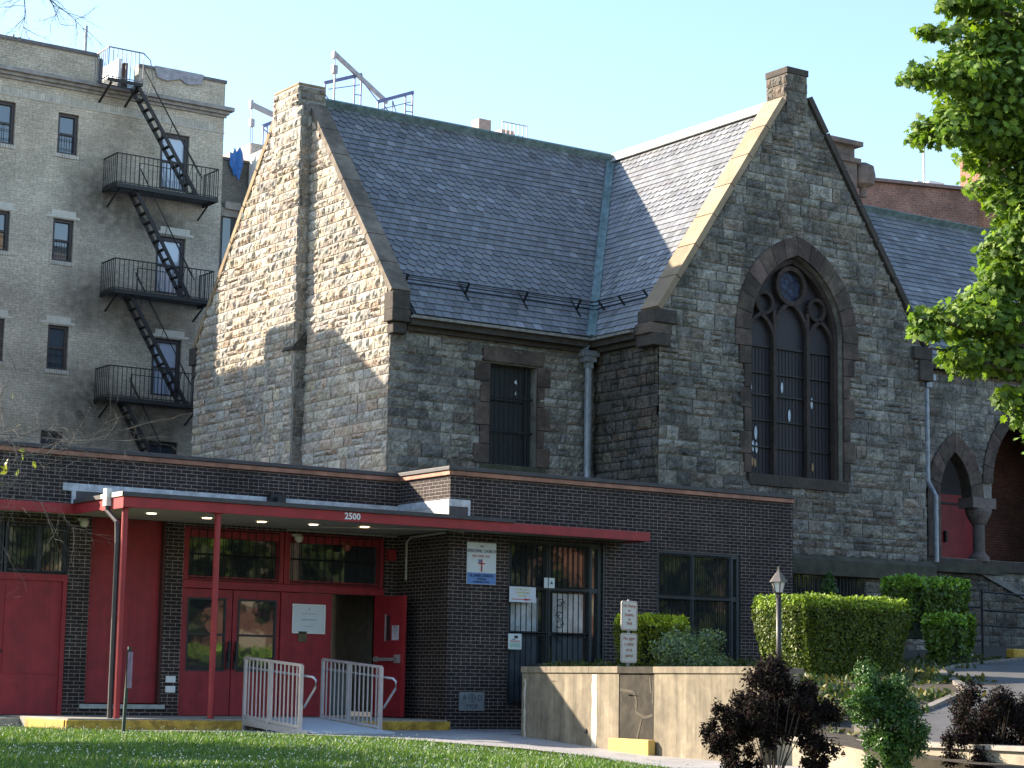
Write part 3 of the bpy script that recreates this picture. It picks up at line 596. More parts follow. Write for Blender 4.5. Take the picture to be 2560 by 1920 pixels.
def window_unit(name, x0, x1, z0, z1, y, mull, rails, bars, parent, fm=framem, gm=gl, ybar=-.06, fw=.07, nrail=2):
    w = MB(); w.box(x0 + fw / 2, x1 - fw / 2, y + .10, y + .12, z0 + fw / 2, z1 - fw / 2); w = w.build(name, gm, parent)
    f = MB(); f.box(x0, x0 + fw, y + .03, y + .13, z0, z1); f.box(x1 - fw, x1, y + .03, y + .13, z0, z1); f.box(x0 + fw, x1 - fw, y + .03, y + .13, z1 - fw, z1); f.box(x0 + fw, x1 - fw, y + .03, y + .13, z0, z0 + fw)
    for m in mull: f.box(m - fw / 2, m + fw / 2, y + .035, y + .125, z0 + fw, z1 - fw)
    for r in rails: f.box(x0 + fw, x1 - fw, y + .04, y + .12, r - fw / 2, r + fw / 2)
    f.build('frame', fm, w)
    if bars:
        g = MB(); grille(g, x0 + .05, x1 - .05, z0 + .03, z1 - .03, y + ybar + .05, bars, .014, nrail); g.build('bars', ironb, w)
    return w
window_unit('window', -9.2, -8.08, 2.42, 3.32, LY, [], [], 6, hall)
window_unit('window', -8.05, -6.86, 2.42, 3.32, LY, [-7.4], [], 7, hall)
# tall red panel
MB().box(-6.43, -4.99, LY + .12, LY + .16, .16, 3.49).build('wall_panel', redd, hall)
MB().box(-6.55, -4.90, LY - .04, LY + .2, .06, .14).build('panel_sill', MATS['pale_sill'], hall)
MB().box(-5.03, -4.985, LY + .0, LY + .12, .16, 3.49).build('panel_reveal', M('dark_red', (.06, .015, .014), .7), hall)
for z_ in (.36, .54): MB().box(-4.89, -4.70, LY - .04, LY, z_, z_ + .12).build('wall_vent', whitep, hall, bevel=.008)
# entrance: transoms
for x0, x1 in ((-4.62, -2.52), (-2.50, -.30)):
    f = MB(); f.box(x0, x0 + .12, LY + .02, LY + .14, 2.44, 3.42); f.box(x1 - .12, x1, LY + .02, LY + .14, 2.44, 3.42); f.box(x0 + .12, x1 - .12, LY + .02, LY + .14, 3.24, 3.42); f.box(x0 + .12, x1 - .12, LY + .02, LY + .14, 2.44, 2.52)
    w = MB().box(x0 + .1, x1 - .1, LY + .10, LY + .12, 2.5, 3.28).build('transom_window', gl, hall); f.build('frame', redd, w)
    g = MB(); grille(g, x0 + .12, x1 - .12, 2.48, 3.38, LY - .03, 11, .013, 3); g.build('bars', ironb, w)
MB().box(-4.62, -.28, LY - .01, LY + .16, 2.29, 2.43).build('door_head', redd, hall, bevel=.006)
for a_, b_ in ((-4.62, -4.55), (-2.54, -2.46), (-.36, -.28)): MB().box(a_, b_, LY + .02, LY + .16, -.08, 2.29).build('door_jamb', redd, hall)
for x0, x1, hs in ((-4.54, -3.56, 1), (-3.54, -2.55, -1)):
    d = MB(); y = LY + .05; gx0, gx1 = (x0 + .06, x1 - .12) if hs > 0 else (x0 + .10, x1 - .07)
    d.box(x0, gx0, y, y + .05, -.05, 2.28); d.box(gx1, x1, y, y + .05, -.05, 2.28); d.box(gx0, gx1, y, y + .05, 2.12, 2.28); d.box(gx0, gx1, y, y + .05, -.05, .76)
    d = d.build('glazed_door', redd, hall)
    MB().box(gx0, gx1, y + .02, y + .03, .76, 2.12).build('pane', gl, d)
    g = MB(); g.box(gx0, gx0 + .04, y - .004, y + .018, .76, 2.12); g.box(gx1 - .04, gx1, y - .004, y + .018, .76, 2.12); g.box(gx0 + .04, gx1 - .04, y - .004, y + .018, 2.08, 2.12); g.box(gx0 + .04, gx1 - .04, y - .004, y + .018, .76, .80); g.box(gx0 + .04, gx1 - .04, y - .004, y + .018, 1.42, 1.46); g.build('pane_trim', black, d)
    hx = x1 - .10 if hs > 0 else x0 + .03
    g = MB(); g.box(hx, hx + .07, y - .05, y - .006, .8, 1.15); g.box(hx + .01, hx + .05, y - .1, y - .05, .95, 1.32); g.build('door_handle', black, d)
d = MB(); d.box(-2.45, -1.42, LY + .05, LY + .10, -.05, 2.28); d = d.build('solid_door', redd, hall)
MB().box(-2.15, -1.97, LY + .02, LY + .05, 1.35, 1.55).build('window_slot', M('wired_glass', (.10, .08, .05), .3), d)
# open door (hinged at right, swung out)
hx, hy = -.42, LY + .04; dv = Vector((.10, -1, 0)).normalized(); dn = Vector((-1, -.10, 0)).normalized()
def dbox(mb, a0, a1, z0, z1, t0, t1):
    H = Vector((hx, hy, 0)); mb.prism([H + dv * a0 + dn * t0 + Vector((0, 0, z0)), H + dv * a1 + dn * t0 + Vector((0, 0, z0)), H + dv * a1 + dn * t1 + Vector((0, 0, z0)), H + dv * a0 + dn * t1 + Vector((0, 0, z0))], (0, 0, z1 - z0))
d = MB(); dbox(d, 0, .98, -.04, 2.27, 0, .05); d = d.build('open_door', redd, hall)
mb = MB(); dbox(mb, .93, .985, -.04, 2.27, .052, .07); mb.build('door_edge', redp, d)
mb = MB(); dbox(mb, .42, .52, 1.42, 1.90, .052, .056); mb.build('vision_slot', black, d)
mb = MB(); dbox(mb, .37, .40, 1.40, 1.92, .052, .07); dbox(mb, .12, .9, 1.02, 1.08, .11, .15); dbox(mb, .80, .88, .98, 1.14, .052, .15); dbox(mb, .10, .16, 1.0, 1.1, .052, .12); mb.build('panic_bar', alu, d)
mb = MB(); dbox(mb, .60, .82, 1.42, 1.70, .056, .062); mb = mb.build('notice', M('lilac_paper', (.50, .46, .56), .8), d)
O = Vector((hx, hy, 0)) + dn * .064
for k, s in enumerate(('PLEASE', 'CLOSE', 'THE', 'DOOR')): text(s, .034, O + dv * .71 + Vector((0, 0, 1.655 - k * .055)), dv, (0, 0, 1), black, 'lettering', d, ext=.001)
# inside entrance
MB().box(-1.35, -.5, LY + .9, LY + 1.3, -.06, .86).build('lobby_table', M('table_cloth', (.16, .18, .17), .8), hall)
# cameras, conduit
cw = M('camera_white', (.55, .53, .48), .5)
for i_, (x, y, z) in enumerate(((-6.65, LY - .12, 3.38), (-2.28, LY - .12, 3.33), (-1.2, LY - .1, 3.22))):
    mb = MB(); mb.lathe((x, y, z - .1), [(.03, 0), (.075, .03), (.085, .08), (.085, .13)], 12); mb.box(x - .1, x + .08, y + .02, y + .12, z + .02, z + .07); mb.build('dome_camera', cw if i_ < 2 else M('red_camera', (.2, .05, .04), .5), hall, smooth=True)
mb = MB(); mb.tube([(-2.6, .8, FB + .005), (-.4, -.5, FB + .005), (0.2, -.2, FB + .0)], .01, 6); mb.tube([(-.03, .1, FB + .0), (-.03, 1.35, FB - .03), (-.03, 1.5, FB - .12), (-.03, 1.5, 2.6)], .022, 8); mb.tube([(-2.5, LY - .05, 3.47), (-.05, LY - .05, 3.47)], .013, 6)
mb.build('conduit', M('grey_conduit', (.42, .40, .36), .6), hall)
mb = MB(); mb.box(-.27, -.1, LY - .14, LY, 2.98, 3.2); mb.build('alarm_box', redd, hall, bevel=.01)
# right block windows
gcur = M('curtained_glass', (.42, .47, .50), .12, var=.5, ns=3, spec=1.0)
w = window_unit('window', 1.38, 3.66, .2, 3.41, 0, [2.36, 3.38], [2.48], 0, hall, fw=.09)
mb = MB()
for x0, x1, z0, z1 in ((1.45, 2.15, 1.64, 2.30), (2.50, 3.24, 1.64, 2.40)): mb.box(x0, x1, .085, .099, z0, z1)
mb.build('bright_pane', gcur, w)
mb = MB()
for x0, x1, z0, z1 in ((1.45, 2.15, .3, 1.56), (2.50, 3.24, .3, 1.56)): mb.box(x0, x1, .085, .097, z0, z1)
mb.build('lower_panel', M('blue_grey_panel', (.05, .065, .085), .4, var=.3), w)
mb = MB(); mb.box(1.45, 3.30, .05, .10, 1.56, 1.63); mb.build('transom', framem, w)
mb = MB()
for a, b, n in ((1.42, 2.32, 7), (2.42, 3.32, 7)):
    for z0, z1 in ((.25, 1.60), (1.60, 2.45), (2.52, 3.34)): grille(mb, a, b, z0, z1, -.01, n, .014, 2)
def scroll(mb, cx, cz, r, s=1):
    pts = [(cx + s * (r * (1 - k / 22)) * math.cos(k * .45), -.03, cz + (r * (1 - k / 22)) * math.sin(k * .45)) for k in range(18)]
    mb.tube(pts, .009, 5)
for cz, s in ((2.2, 1), (1.95, -1), (1.78, 1), (1.5, -1)): scroll(mb, 2.60, cz, .10, s)
mb.build('bars', ironb, w)
mb = MB()
mb.box(3.66, 3.70, -.01, .3, .2, 3.41); mb.build('window_reveal', framem, w)
w = window_unit('window', 5.05, 7.28, .9, 3.38, 0, [6.0, 7.05], [2.44], 0, hall, fw=.09)
mb = MB()
for a, b, n in ((5.1, 5.95, 8), (6.05, 7.0, 8)):
    for z0, z1 in ((.95, 2.40), (2.48, 3.32)): grille(mb, a, b, z0, z1, -.01, n, .013, 2)
mb.build('bars', ironb, w)
# cornerstone
cs = MB().box(.29, .86, -.02, .05, .10, .45).build('corner_stone', M('carved_stone', (.20, .215, .22), .9, var=.2, bump=.003), hall)
cd = M('carving_shadow', (.07, .075, .085), .95)
text('A', .15, (.40, -.022, .34), (1, 0, 0), (0, 0, 1), cd, 'carving', cs); text('D', .15, (.75, -.022, .34), (1, 0, 0), (0, 0, 1), cd, 'carving', cs); text('1959', .13, (.575, -.022, .18), (1, 0, 0), (0, 0, 1), cd, 'carving', cs)
mb = MB(); mb.tube([(.575 + .07 * math.cos(a), -.021, .34 + .07 * math.sin(a)) for a in [k * math.pi / 8 for k in range(17)]], .006, 5); mb.bar((.575, -.022, .25), (.575, -.022, .43), .016, .006); mb.bar((.48, -.022, .34), (.67, -.022, .34), .016, .006); mb.build('carving', cd, cs)
# ---- signs on the hall
def sign_plate(name, label, cat, x0, x1, z0, z1, y, m, group=None, th=.012):
    t = thing(name, label, cat, ((x0 + x1) / 2, y, z0), group); MB().box(x0, x1, y - th, y, z0, z1).build('plate', m, t); return t
ink = M('blue_black_ink', (.03, .045, .09), .6); redi = M('red_ink', (.50, .05, .05), .6); navy = M('navy_ink', (.01, .03, .13), .5)
s = sign_plate('church_sign', 'white and blue enamel church sign with a shield, on the brick beside the entrance', 'sign', .40, 1.07, 2.50, 3.30, -.012, M('sign_white', (.62, .68, .74), .4, var=.05))
MB().box(.405, 1.065, -.0265, -.0245, 2.505, 2.72).build('blue_band', M('sign_blue', (.10, .22, .52), .4, var=.12), s)
X = (1, 0, 0); Zv = (0, 0, 1); ys = -.026
text('THE', .05, (.735, ys, 3.225), X, Zv, ink, 'lettering', s); text('EPISCOPAL CHURCH', .085, (.735, ys, 3.135), X, Zv, ink, 'lettering', s, xs=.82, bold=.001); text('WELCOMES  YOU', .06, (.72, ys, 3.035), X, Zv, redi, 'lettering', s, xs=.85)
ys = -.029
text('St. JAMES CHURCH', .078, (.735, ys, 2.665), X, Zv, navy, 'lettering', s, xs=.80, bold=.002); text('FORDHAM', .045, (.735, ys, 2.60), X, Zv, navy, 'lettering', s, bold=.001); text('COMMUNITY HALL', .045, (.735, ys, 2.545), X, Zv, navy, 'lettering', s, bold=.001)
shp = [(.655, 2.98), (.815, 2.98), (.82, 2.87), (.79, 2.79), (.735, 2.735), (.68, 2.79), (.65, 2.87)]
MB().prism([(x, -.0255, z) for x, z in shp], (0, -.003, 0)).build('shield', M('shield_white', (.7, .68, .72), .4), s)
MB().box(.656, .718, -.032, -.0285, 2.915, 2.978).build('canton', M('canton_blue', (.13, .20, .42), .4), s)
MB().box(.720, .750, -.033, -.0285, 2.742, 2.978).box(.655, .718, -.033, -.0285, 2.885, 2.912).box(.752, .817, -.033, -.0285, 2.885, 2.912).build('cross', M('cross_red', (.38, .03, .04), .4), s)
s = sign_plate('door_sign', 'square white notice board fixed to the closed solid red door', 'sign', -2.27, -1.59, 1.53, 2.05, LY + .035, M('sign_pale', (.60, .66, .72), .4, var=.03))
MB().box(-2.29, -2.27, LY + .02, LY + .034, 1.51, 2.07).box(-1.59, -1.57, LY + .02, LY + .034, 1.51, 2.07).box(-2.27, -1.59, LY + .02, LY + .034, 2.05, 2.07).box(-2.27, -1.59, LY + .02, LY + .034, 1.51, 1.53).build('frame', whitep, s)
g_ = M('grey_ink', (.16, .19, .24), .6); y = LY + .021
text('THE EPISCOPAL CHURCH', .026, (-1.93, y, 1.885), X, Zv, g_, 'lettering', s, ext=.001); text('St. James Church Fordham', .030, (-1.93, y, 1.775), X, Zv, g_, 'lettering', s, ext=.001, bold=.0006); text('Community Hall', .026, (-1.93, y, 1.65), X, Zv, g_, 'lettering', s, ext=.001)
mb = MB(); mb.bar((-1.93, y, 1.95), (-1.93, y, 2.0), .012, .002); mb.bar((-1.96, y, 1.975), (-1.90, y, 1.965), .012, .002); mb.build('emblem', g_, s)
s = sign_plate('direction_sign', 'white banner with yellow lettering and a long red arrow on the barred window', 'sign', 1.37, 1.99, 2.19, 2.49, -.05, M('banner_white', (.60, .63, .70), .6, var=.05))
yi = M('yellow_ink', (.55, .52, .12), .6)
text('ST. JAMES CHURCH', .048, (1.68, -.063, 2.435), X, Zv, yi, 'lettering', s, ext=.001, xs=.8, bold=.001); text('COMMUNITY HALL', .048, (1.68, -.063, 2.375), X, Zv, yi, 'lettering', s, ext=.001, xs=.8, bold=.001); text('ENTRANCE', .048, (1.67, -.063, 2.315), X, Zv, yi, 'lettering', s, ext=.001, xs=.8, bold=.001)
mb = MB(); mb.box(1.42, 1.73, -.066, -.0625, 2.238, 2.252); mb.prism([(1.72, -.0625, 2.22), (1.92, -.0625, 2.243), (1.72, -.0625, 2.27)], (0, -.003, 0)); mb.build('arrow', M('arrow_red', (.45, .05, .05), .6), s)
s = sign_plate('camera_notice', 'small white surveillance notice with a black camera below the arrow banner', 'sign', 1.36, 1.67, 1.28, 1.58, -.05, M('notice_white', (.60, .66, .66), .5, var=.05))
mb = MB(); mb.box(1.50, 1.58, -.066, -.0625, 1.49, 1.545); mb.box(1.46, 1.50, -.066, -.0625, 1.46, 1.475); mb.bar((1.47, -.064, 1.47), (1.52, -.064, 1.50), .02, .003); mb.build('camera_symbol', black, s)
text('SURVEILLANCE', .038, (1.515, -.063, 1.435), X, Zv, redi, 'lettering', s, ext=.001, bold=.001, xs=.9); MB().box(1.40, 1.63, -.0655, -.0625, 1.32, 1.41).build('green_panel', M('pale_green', (.36, .50, .42), .6), s)
s = sign_plate('paper_notice', 'small white sheet taped over the window mullion, with a dark stamp', 'notice', 2.19, 2.44, 2.49, 2.69, -.05, M('paper_white', (.64, .68, .72), .7, var=.03))
mb = MB(); mb.bar((2.285, -.064, 2.49), (2.285, -.064, 2.69), .02, .002); mb.prism([(2.33, -.0625, 2.57), (2.40, -.0625, 2.57), (2.365, -.0625, 2.63)], (0, -.003, 0)); mb.build('stamp', ink, s)
# ================================================================= RAMP WITH RAILINGS
rp = thing('access_ramp', 'aluminium access ramp with two barred side railings in front of the red doors', 'ramp', (-4, -2, -.25))
mb = MB(); mb.prism([(-4.72, -.9, -.06), (-3.22, -.9, -.06), (-3.22, -3.5, -.24), (-4.72, -3.5, -.24)], (0, 0, .03)); mb.build('deck', M('ramp_deck', (.46, .50, .55), .6, var=.1, ns=20, metal=.2), rp)
for x in (-4.74, -3.20): MB().bar((x, -.9, -.10), (x, -3.3, -.25), .04, .10).build('side_beam', alu, rp)
for x, sgn in ((-4.74, 1), (-3.22, 1)):
    r = MB(); y0, y1 = -1.0, -3.0; zt0, zt1 = .99, .86; zb0, zb1 = .0, -.14
    r.bar((x, y0, zt0), (x, y1, zt1), .045); r.bar((x, y0, zb0), (x, y1, zb1), .045)
    for f, w in ((0, .05), (.45, .05), (1, .06)):
        y = y0 + (y1 - y0) * f; r.bar((x, y, -.25), (x, y, zt0 + (zt1 - zt0) * f), w)
    r = r.build('railing', alu, rp)
    b = MB()
    for k in range(1, 14):
        f = k / 14; y = y0 + (y1 - y0) * f; b.bar((x, y, zb0 + (zb1 - zb0) * f), (x, y, zt0 + (zt1 - zt0) * f), .02)
    b.build('baluster', alu, r, kind='stuff')
    hx_ = x + .07; pts = [(hx_, -.85, .83), (hx_, -3.0, .69), (hx_, -3.28, .67), (hx_, -3.38, .62), (hx_, -3.36, .5), (hx_, -3.0, .18), (hx_, -2.9, .17)]
    MB().tube(pts, .02, 8).build('handrail', alu, r, smooth=True)
# small green post sign
s = thing('sign_post', 'slim dark green post carrying a thin sign seen edge-on before the tall red panel', 'sign post', (-7.6, -2.5, -.25))
MB().bar((-7.62, -2.5, -.3), (-7.57, -2.5, 1.1), .05, .03).build('post', M('green_paint', (.015, .04, .03), .5), s)
MB().prism([(-7.64, -2.56, .45), (-7.50, -2.42, .45), (-7.49, -2.43, .45), (-7.63, -2.57, .45)], (0, 0, .6)).build('plate', black, s); MB().prism([(-7.625, -2.575, .45), (-7.485, -2.435, .45), (-7.48, -2.44, .45), (-7.62, -2.58, .45)], (0, 0, .57)).build('plate_face', M('lilac_sign', (.30, .20, .28), .5), s)
# ================================================================= GROUND
def lerp(a, b, t): return a + (b - a) * t
def depth(x, y): return (x + 21.147) * .5565 + (y + 33.134) * .818
PROF = [(10, -.9), (20, -.50), (26.0, -.20), (28, .10), (31, .45), (34, .72), (43, 1.17), (48, 1.6), (60, 2.2), (90, 3.0), (400, 3.0)]
def prof(d):
    if d <= PROF[0][0]: return PROF[0][1]
    for (a, za), (b, zb) in zip(PROF, PROF[1:]):
        if d <= b: return lerp(za, zb, (d - a) / (b - a))
    return PROF[-1][1]
def lawn_z(x, y):
    d = depth(x, y); return -.23 - .012 * max(0, 30 - d) - .02 * max(0, 20 - d) - min(.17, .045 * max(0, -4.5 - y)) * min(1, max(0, (x + 7) / 3))
def grid(mb, x0, x1, y0, y1, nx, ny, zf, keep=None):
    idx = {}
    for i in range(nx + 1):
        for j in range(ny + 1):
            x = lerp(x0, x1, i / nx); y = lerp(y0, y1, j / ny); idx[i, j] = mb.P((x, y, zf(x, y)))
    for i in range(nx):
        for j in range(ny):
            if keep is None or keep(lerp(x0, x1, (i + .5) / nx), lerp(y0, y1, (j + .5) / ny)): mb.F((idx[i, j], idx[i + 1, j], idx[i + 1, j + 1], idx[i, j + 1]))
grassm = M('grass_soil', (.055, .10, .02), .95, var=.3, ns=6, bump=.01)
mb = MB(); grid(mb, -400, 400, -400, 400, 40, 40, lambda x, y: -1.3 if y < 60 else 2.0); tag(mb.build('ground', dirt), None, None, kind='structure')
mb = MB(); grid(mb, -40, 2.1, -60, 2.2, 64, 90, lambda x, y: lawn_z(x, y) - .04); tag(mb.build('lawn', grassm), None, None, kind='structure')
def lawn_edge(y):                                        # x of the lawn's right border
    if y > -1.2: return -7.95
    if y > -3.6: return lerp(-4.95, -7.0, (y + 3.6) / 2.4)
    if y > -7: return lerp(-3.1, -4.95, (y + 7) / 3.4)
    return -3.1 - max(0, -9 - y) * .35
mb = MB()
ys_ = [2, -1.2, -1.21, -2.4, -3.6, -5, -7, -9, -11, -13, -16, -20, -30]
for a, b in zip(ys_, ys_[1:]):
    xa, xb = lawn_edge(a), lawn_edge(b); R0 = 2.1 if b > -3.7 else -1.0; mb.poly([(xa, a, lawn_z(xa, a) - .012), (xb, b, lawn_z(xb, b) - .012), (R0, b, lawn_z(-1.2, b) - .012), (R0, a, lawn_z(-1.2, a) - .012)])
tag(mb.build('path', M('pavement', (.32, .31, .31), .9, var=.15, ns=9, stain=.25, bump=.003), recalc=False), None, None, kind='structure')
mb = MB(); grid(mb, -2.4, 60, -40, 4.6, 208, 150, lambda x, y: prof(depth(x, y)), keep=lambda x, y: not (x > 0 and y > -.0 and x < 8.7) and x > -1.35 + .1207 * (y + 4.47) + .12 and (x + .62) * 3.6 - (y + 3.6) * 2.72 > 0); tag(mb.build('terrace', dirt, recalc=False), None, None, kind='structure')
# driveway: asphalt sheet on the slope
def drv(x, y):
    c = 4.6 + .50 * (y + 11); return c < x < c + 6.5 + max(0, y + 8) * .6 or (y > -4.2 + (x - 6) * .12 and y < -1.7 + (x - 10) * .03 and x > 8.4)
mb = MB()
pts = [(-1.6, -16), (-1.5, -12.6), (.9, -11.6), (3.2, -10.2), (5.8, -7.2), (7.4, -5.6), (9.6, -3.9), (12, -2.6), (15, -1.9), (30, -1.6)]
pr = [(6.5, -16.5), (7.4, -14.5), (8.8, -12.5), (10.2, -10.6), (11.6, -9.5), (13.2, -8.7), (15.4, -8), (18, -7.4), (22, -7), (36, -6.6)]
N = 14
for k in range(len(pts) - 1):
    for j in range(N):
        q = []
        for (kk, jj) in ((k, j), (k, j + 1), (k + 1, j + 1), (k + 1, j)):
            x = lerp(pts[kk][0], pr[kk][0], jj / N); y = lerp(pts[kk][1], pr[kk][1], jj / N); q.append((x, y, prof(depth(x, y)) + .03))
        mb.poly(q)
tag(mb.build('driveway', asphalt, recalc=False), None, None, kind='structure')
mb = MB()
for a, b in zip(pts, pts[1:]):
    for t in range(3):
        p = (lerp(a[0], b[0], t / 3), lerp(a[1], b[1], t / 3)); q = (lerp(a[0], b[0], (t + .97) / 3), lerp(a[1], b[1], (t + .97) / 3))
        mb.bar((p[0], p[1], prof(depth(*p)) + .03), (q[0], q[1], prof(depth(*q)) + .03), .13, .09)
tag(mb.build('kerb', M('old_kerb', (.20, .18, .16), .9, var=.3, stain=.4)), 'pale stone kerb along the near edge of the sloping driveway', 'kerb', kind='structure')
MBk = MB(); MBk.box(13.64, 14.9, -1.75, -1.5, 1.25, 1.56); tag(MBk.build('yellow_kerb', yellow, bevel=.03), 'yellow painted kerb block by the driveway in front of the church steps', 'kerb')
mb = MB(); mb.box(12.04, 12.62, -1.2, -1.05, 1.36, 1.42); mb.box(12.72, 13.12, -1.2, -1.05, 1.37, 1.43); tag(mb.build('white_board', whitep), 'short white painted board lying on the ground behind the driveway', 'board')
# ================================================================= PLANTER WALL (concrete)
pw = thing('planter_wall', 'tall weathered concrete planter wall lit by the sun, with a yellow foot block', 'wall', (-1.5, -6, -.3))
m_, t_, b_ = nodes('planter_concrete')
out = mul(t_, (.245, .205, .145, 1), ramp(t_, noise(t_, 7, 5), [(.3, .8), (.7, 1.15)])); out = mul(t_, out, ramp(t_, noise(t_, 1, 6, .7, scaled(t_, (5, 5, .45))), [(.35, .55), (.62, 1.05)]))
out = mul(t_, out, ramp(t_, noise(t_, 1.1, 5), [(.4, .7), (.6, 1)])); t_.links.new(out, b_.inputs[0]); b_.inputs['Roughness'].default_value = .9
bn = nd(t_, 'Bump', {'Strength': .5, 'Distance': .005, 'Height': noise(t_, 60)}); t_.links.new(bn.outputs[0], b_.inputs['Normal'])
pcm = MATS['planter_concrete']; ZT = .80; ZB = -.6
def wseg(mb, a, b, th, z0, z1, mi=0):                    # wall segment whose outer face runs a->b, thickness to the right hand (+x)
    a = Vector((*a, 0)); b = Vector((*b, 0)); d = (b - a).normalized(); n = Vector((-d.y, d.x, 0)) * th
    mb.prism([a + Vector((0, 0, z0)), b + Vector((0, 0, z0)), b + n + Vector((0, 0, z0)), a + n + Vector((0, 0, z0))], (0, 0, z1 - z0), mi)
A00 = (2.05, -.02); A0 = (-.75, -3.75); A1 = (-1.35, -4.47); B1 = (-2.19, -11.43)
dd = Vector((B1[0] - A1[0], B1[1] - A1[1], 0)).normalized(); n_ = Vector((-.993, .12, 0)); Pn = lambda t: ((Vector((*A1, 0)) + dd * t).x, (Vector((*A1, 0)) + dd * t).y)
S1, S2 = 3.20, 4.24; A2 = Pn(S1)
mb = MB()
wseg(mb, A00, A0, .25, ZB, ZT); wseg(mb, A0, A1, .25, ZB, ZT); wseg(mb, A1, Pn(S1), .25, ZB, ZT); wseg(mb, Pn(S2), B1, .25, ZB, ZT); mb.box(B1[0] + .26, B1[0] + .75, B1[1], B1[1] + .25, ZB, ZT - .01)
mb.build('wall_body', pcm, pw)
oldc = M('old_dark_concrete', (.035, .029, .020), .95, var=.35, ns=7, bump=.008, stain=.5, sts=3)
mb = MB(); q0, q1 = Pn(S1 + .004), Pn(S2 - .004); wseg(mb, (q0[0] + .012, q0[1]), (q1[0] + .012, q1[1]), .23, ZB, ZT); wseg(mb, (q0[0] - .028, q0[1]), (q1[0] - .028, q1[1]), .34, ZT + .002, ZT + .101)
mb.build('dark_panel', oldc, pw)
mb = MB(); c = .03
cuts = [0, 1.05, 2.3, S1 - .002]
wseg(mb, (A00[0] - .03, A00[1]), (A0[0] - .03, A0[1] - .02), .34, ZT + .002, ZT + .10); wseg(mb, (A0[0] - .03, A0[1] - .03), (A1[0] - c, A1[1] - .0), .34, ZT + .002, ZT + .10)
for u0, u1 in zip(cuts, cuts[1:]): a_, b_2_ = Pn(u0 + .004), Pn(u1); wseg(mb, (a_[0] - c, a_[1]), (b_2_[0] - c, b_2_[1]), .34, ZT + .002, ZT + .104)
a_ = Pn(S2 + .002); wseg(mb, (a_[0] - c, a_[1]), (B1[0] - c, B1[1] - c), .34, ZT + .002, ZT + .10)
mb.box(B1[0] + .33, B1[0] + .8, B1[1] - c, B1[1] + .3, ZT, ZT + .09)
mb.build('coping', pcm, pw, bevel=.008)
patch = M('pale_patch', (.40, .37, .31), .9, var=.15)
mb = MB(); rs = random.Random(12)
def patch_strip(o, d, nrm, s, w, z0, z1, k=12):
    l = []; r = []
    for i in range(k + 1):
        z = lerp(z1, z0, i / k); j = rs.uniform(-.02, .02); p = Vector((*o, 0)) + d * s + nrm * .004 + Vector((0, 0, z)); l.append(p + d * (-w / 2 + j)); r.append(p + d * (w / 2 + rs.uniform(-.02, .02)))
    for i in range(k): mb.poly([l[i], l[i + 1], r[i + 1], r[i]])
patch_strip(A1, dd, n_, 2.45, .16, -.4, ZT - .02); patch_strip(A1, dd, n_, .12, .06, -.38, ZT - .1)
def pp(t, z): return Vector((*Pn(t), z)) + n_ * -.006
zz = [(3.22, .55), (3.62, .52), (3.72, .40), (3.70, .22), (3.95, .14), (4.20, .18)]
def ribbon(a, b, w):
    d = (b - a).normalized(); q = d.cross(n_).normalized() * w / 2; mb.poly([a - q, b - q, b + q, a + q])
pl2 = []
mb.build('render_patch', patch, pw, recalc=False); mb = MB()
for (a, za), (b, zb) in zip(zz, zz[1:]): ribbon(pp(a, za), pp(b, zb), .045)
for (a, za), (b, zb) in (((3.88, .15), (3.72, -.22)), ((4.1, .75), (4.14, .5)), ((4.2, .7), (4.19, .35))): ribbon(pp(a, za), pp(b, zb), .04)
mb.build('render_patch', M('old_patch', (.060, .051, .037), .9, var=.2), pw, recalc=False)
mb = MB(); mb.lathe((0, 0, 0), [(.035, 0), (.035, .02)], 12)
Q = Vector((*A1, 0)) + dd * 2.2 + n_ * .005 + Vector((0, 0, -.10)); mb = MB(); mb.tube([Q, Q + n_ * .02], .035, 12); mb.build('weep_hole', black, pw)
fb0, fb1 = Vector((*Pn(S1 - .05), -.6)), Vector((*Pn(S2 + .1), -.6)); MB().prism([fb0 + n_ * .03, fb1 + n_ * .03, fb1 + n_ * .16 + Vector((0, 0, 0)), fb0 + n_ * .16], (0, 0, .42)).build('foot_block', M('yellow_block', (.48, .33, .09), .8, var=.1), pw, bevel=.02)
lw = MB(); lw.prism([(-1.9, -11.46, ZB), (-1.65, -11.46, ZB), (-1.65, -11.46, -.10), (-1.9, -11.46, -.10)], (-.1, -6.5, 0)); lw = tag(lw.build('low_wall', M('low_wall_render', (.33, .29, .22), .9, var=.12, stain=.25, bump=.004)), 'low pale wall below the driveway behind the dark red shrubs', 'wall')
MB().prism([(-1.95, -11.40, -.098), (-1.57, -11.40, -.098), (-1.57, -11.40, -.04), (-1.95, -11.40, -.04)], (-.1, -6.6, 0)).build('coping', concrete, lw)
